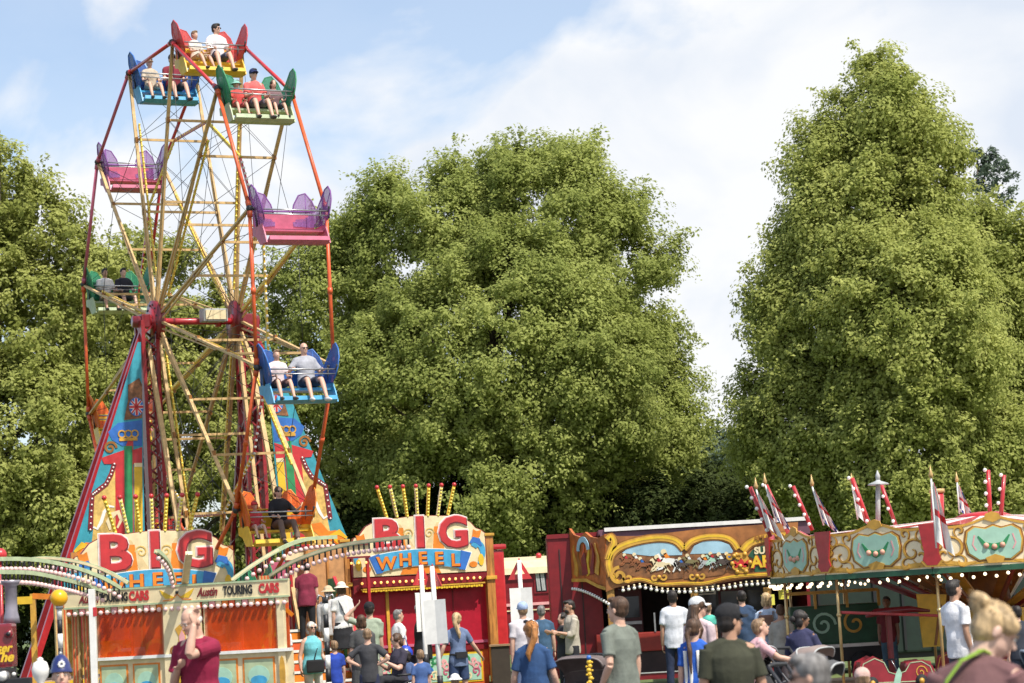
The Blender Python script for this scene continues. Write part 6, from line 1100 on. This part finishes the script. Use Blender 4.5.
# policeman figure and white newel post
pf = P(61, 662, F / 135); Yp = pf.y
r_, I = person('painted figure of a smiling policeman in a dark blue helmet at the bottom left', (pf.x, Yp, 0), pf.z, 14, hair=(None, None), top=('long', (.02, .03, .12)), bottom=('long', (.02, .025, .08)), vox=.009, w=1.1, name='policeman_figure', pose=dict(hp=-6), group=None)
q_ = MB(); nv_ = mat('navy_helmet', (.015, .025, .13), .35, var=.1, coat=.4); pr = [(.098, .035), (.098, .055), (.088, .075), (.082, .11), (.066, .15), (.040, .185), (.012, .20)]; n = 20
vs = [I['H'](r__ * math.cos(2 * math.pi * j / n), .012 + 1.12 * r__ * math.sin(2 * math.pi * j / n), z_) for r__, z_ in pr for j in range(n)]; q_.add(vs, [(i * n + j, i * n + (j + 1) % n, (i + 1) * n + (j + 1) % n, (i + 1) * n + j) for i in range(len(pr) - 1) for j in range(n)] + [tuple((len(pr) - 1) * n + j for j in range(n))], nv_, True); I['part'](q_, 'helmet')
q_ = MB(); q_.ball(I['H'](0, .01, .205), .016, steel, 8); c_ = I['H'](0, -.088, .10)
for i in range(8): a = i * math.pi / 4; q_.ball(I['H'](.022 * math.cos(a), -.086 + .01 * math.sin(a) * .3, .10 + .022 * math.sin(a)), .010, white, 6)
I['part'](q_, 'helmet_badge')
Yq = F / 110; t = P(40, 657, Yq); m = MB(); zt = t.z; m.lathe([(.045, 0), (.045, zt - .30), (.06, zt - .29), (.06, zt - .27), (.03, zt - .25), (.03, zt - .23), (.07, zt - .17), (.08, zt - .11), (.06, zt - .05), (.025, zt - .03), (.03, zt - .015), (.005, zt)], (0, 0, 0), white, 18); tag(m.build('newel_post', loc=(t.x, Yq, 0)), 'white turned post with a bulbous finial beside the policeman figure', 'post')
# miniature steam engine at the left edge
Ye = 23.0; c0 = P(-6, 645, Ye); e = empty('steam_engine', (c0.x, Ye, 0), 0, 'small maroon steam engine with gold lettering and grey chimney at the left edge', 'steam engine'); EM = mtx((c0.x, Ye, 0), 0)
def q(px, py, yl=0.0): return Q(EM, px, py, yl)
zc_ = q(-6, 646)[1]; zt_ = q(-6, 624)[1]; rb = zt_ - zc_; m = MB(); sm = mat('steam_maroon', (.22, .012, .02), .25, var=.1, coat=.6)
x1 = q(16, 640)[0]; m.box((x1 - .44, .12, zc_), (.8, .24, rb * 2), sm, bev=.03); m.tube([(x1 - .6, .2, zc_), (x1 - .95, 2.0, zc_)], .22, sm, 20); m.box((x1 - .7, 1.0, zc_ - rb - .1), (.6, 1.6, .14), black); m.build('boiler', e)
cc = q(9, 634); m = MB(); m.tube([(cc[0], -.03, cc[1]), (cc[0], .02, cc[1])], .042, sm, 16); m.tube([(cc[0], -.04, cc[1]), (cc[0], -.02, cc[1])], .022, black, 12); m.build('porthole', e)
m = MB(); a = q(-1, 648.5); m.text('esser', .115, a[0], -.012, a[1], yel, off=.004, ext=.004, shear=.3); a = q(3, 657.5); m.text('The', .13, a[0], -.012, a[1], yel, off=.005, ext=.004, shear=.3); m.build('lettering', e)
m = MB(); a = q(5, 622); tp = q(5, 580); ch = mat('chimney_grey', (.30, .28, .32), .35, .3, var=.25, scale=4); m.lathe([(.085, zt_ - .0), (.075, zt_ + .06), (.062, zt_ + .12), (.060, tp[1] - .06), (.09, tp[1] - .03), (.10, tp[1]), (.07, tp[1])], (a[0] + .0, .3, 0), ch, 20); m.build('chimney', e)
m = MB(); a = q(5, 676); m.tube([(a[0], -.12, a[1]), (a[0], .0, a[1])], .055, steel, 16); m.tube([(a[0], -.125, a[1]), (a[0], -.118, a[1])], .045, white, 16); m.build('headlamp', e); m = MB(); a = q(15, 674); m.ball((a[0], -.05, a[1]), .022, white, 8); m.tube([(a[0], -.05, a[1]), (a[0], .1, a[1])], .01, black, 6); m.build('side_lamp', e)
m = MB(); m.box((x1 - .4, -.05, zc_ - rb - .22), (1.1, .12, .22), black, bev=.01); m.box((x1 - .42, .1, zc_ - rb - .55), (.7, .5, .4), black); m.build('buffer_beam', e)
for s in (-.3, .3):
    m = MB(); m.tube([(x1 - .4 + s, .35, .28), (x1 - .4 + s, .43, .28)], .28, dsteel, 20); m.tube([(x1 - .4 + s, .34, .28), (x1 - .4 + s, .44, .28)], .08, brred, 12); m.build('wheel', e)
t = P(0, 555, 36.0); m = MB(); m.ball((0, 0, 0), .11, brred, 14); m.tube([(0, 0, -.1), (0, 0, -t.z)], .03, red, 8); tag(m.build('red_knob_pole', loc=t), 'red ball topping a thin pole at the left edge above the hoops', 'pole')
t = P(519, 645, 50); m = MB(); m.box((0, 0, t.z / 2), (.40, .3, t.z), mat('dark_timber', (.05, .035, .025), .8), bev=.02); m.box((0, 0, t.z + .02), (.46, .36, .04), plank); tag(m.build('timber_block', loc=(P(500, 645, 50).x, 50, 0)), 'dark timber block beside the right column of the booth', 'block')
# ------------------------------------------------------------------ prams
def pram(px, py, s, rot, hood, lin, lab, sc=1.0):
    Y = F / s; t = P(px, py, Y); k = t.z / 1.0; e = empty('pushchair', (t.x, Y, 0), R(rot), lab, 'pushchair', 'pushchairs in the crowd'); e.scale = (sc, sc, 1)
    H = t.z; m = MB(); n1, n2 = 9, 12; vs = []; W_ = .25
    for i in range(n1 + 1):
        a = R(-15) + R(125) * i / n1
        for j in range(n2 + 1):
            u = -1 + 2 * j / n2; x = W_ * math.sin(u * math.pi / 2) ; rad = .30 * (1 - .38 * abs(u) ** 3.2) + .006 * math.cos(i * math.pi); vs.append((x, .12 + rad * math.cos(a) * .95, H - .30 + rad * math.sin(a)))
    fs = [(i * (n2 + 1) + j, i * (n2 + 1) + j + 1, (i + 1) * (n2 + 1) + j + 1, (i + 1) * (n2 + 1) + j) for i in range(n1) for j in range(n2)]
    m.add(vs, fs, hood, True); m.add([(x * .97, y, z - .012) for x, y, z in vs], [f[::-1] for f in fs], hood, True)
    for i in (0, 3, 6, 9): m.tube([vs[i * (n2 + 1) + j] for j in range(n2 + 1)], .009, lin, 6)
    m.build('hood', e)
    m = MB(); m.tube([(0, -.55, H - .62), (0, -.30, H - .60), (0, .0, H - .58), (0, .30, H - .32)], [(.15, .05), (.22, .09), (.24, .10), (.22, .05)], hood, 14, hint=(0, 0, 1)); m.build('seat', e)
    for x in (-.27, .27):
        m = MB(); m.tube([(x, .50, H - .02), (x, .30, H - .35), (x, -.35, .16)], .014, dsteel, 8); m.tube([(x, .05, H - .55), (x, .38, .14)], .013, dsteel, 8); m.build('frame_side', e)
        for y in (-.38, .38): m = MB(); m.tube([(x - .02, y, .13), (x + .02, y, .13)], .13, rubber, 18); m.tube([(x - .024, y, .13), (x + .024, y, .13)], .08, grey, 14); m.build('wheel', e)
    m = MB(); m.tube([(-.27, .50, H - .02), (0, .53, H - .01), (.27, .50, H - .02)], .018, black, 8); m.build('handle', e); return e
e = pram(575, 656, 92, -25, mat('taupe_hood_fabric', (.13, .10, .095), .85, var=.15, bump=.3), mat('hood_edge', (.22, .18, .17), .6), 'dark taupe pushchair hood with small yellow toys clipped on, centre foreground', 1.15)
tw = P(588, 657, F / 94)
m = MB(); m.ball((0, 0, 0), .028, bluep, 8)
for i in range(6): m.ball((.008 * math.sin(i * 2), 0, -.045 - .042 * i), (.028 - .002 * (i % 2), .02, .026), yel, 8); m.ball((.03 * (-1) ** i, -.01, -.05 - .042 * i), .012, yel, 6)
tag(m.build('toy_string', loc=(tw.x, tw.y - .30, tw.z)), 'string of small yellow toys with a blue clip hanging on the taupe hood', 'toy')
pram(757, 644, 92, 15, mat('black_hood_fabric', (.03, .03, .033), .8, var=.1), mat('silver_trim', (.5, .5, .5), .4, .5), 'black pushchair with silver trim under the reaching arm', 1.0)
pram(828, 645, 92, 60, mat('beige_hood_fabric', (.27, .21, .185), .85, var=.12, bump=.3), grey, 'beige-hooded pushchair pushed by the woman in navy', 1.2)
pram(842, 660, 120, 70, mat('charcoal_hood_fabric', (.09, .09, .09), .85, var=.12, bump=.3), grey, 'charcoal-hooded pushchair just right of the grey-haired man', 1.1)
pram(1019, 648, 130, -95, mat('slate_hood_fabric', (.10, .13, .17), .85, var=.12, bump=.3), mat('slate_edge', (.3, .36, .42), .6), 'slate blue pushchair at the right edge beyond the woman with the bun', 1.1)
W('child in a pale cap low at the bottom edge right of the grey-haired man', 862, 672, 125, 170, hair=('short', 'sandy'), top=('short', (.6, .45, .42)), bottom=('shorts', (.2, .2, .2)), hat=('cap', (.62, .42, .36)), vox=.011)
W('small child in a white hat at the foot of the paired sign poles', 455, 677, 80, 175, hair=('short', 'sandy'), top=('short', (.6, .6, .6)), bottom=('shorts', (.2, .2, .3)), hat=('sunhat', (.72, .70, .68)), vox=.013)
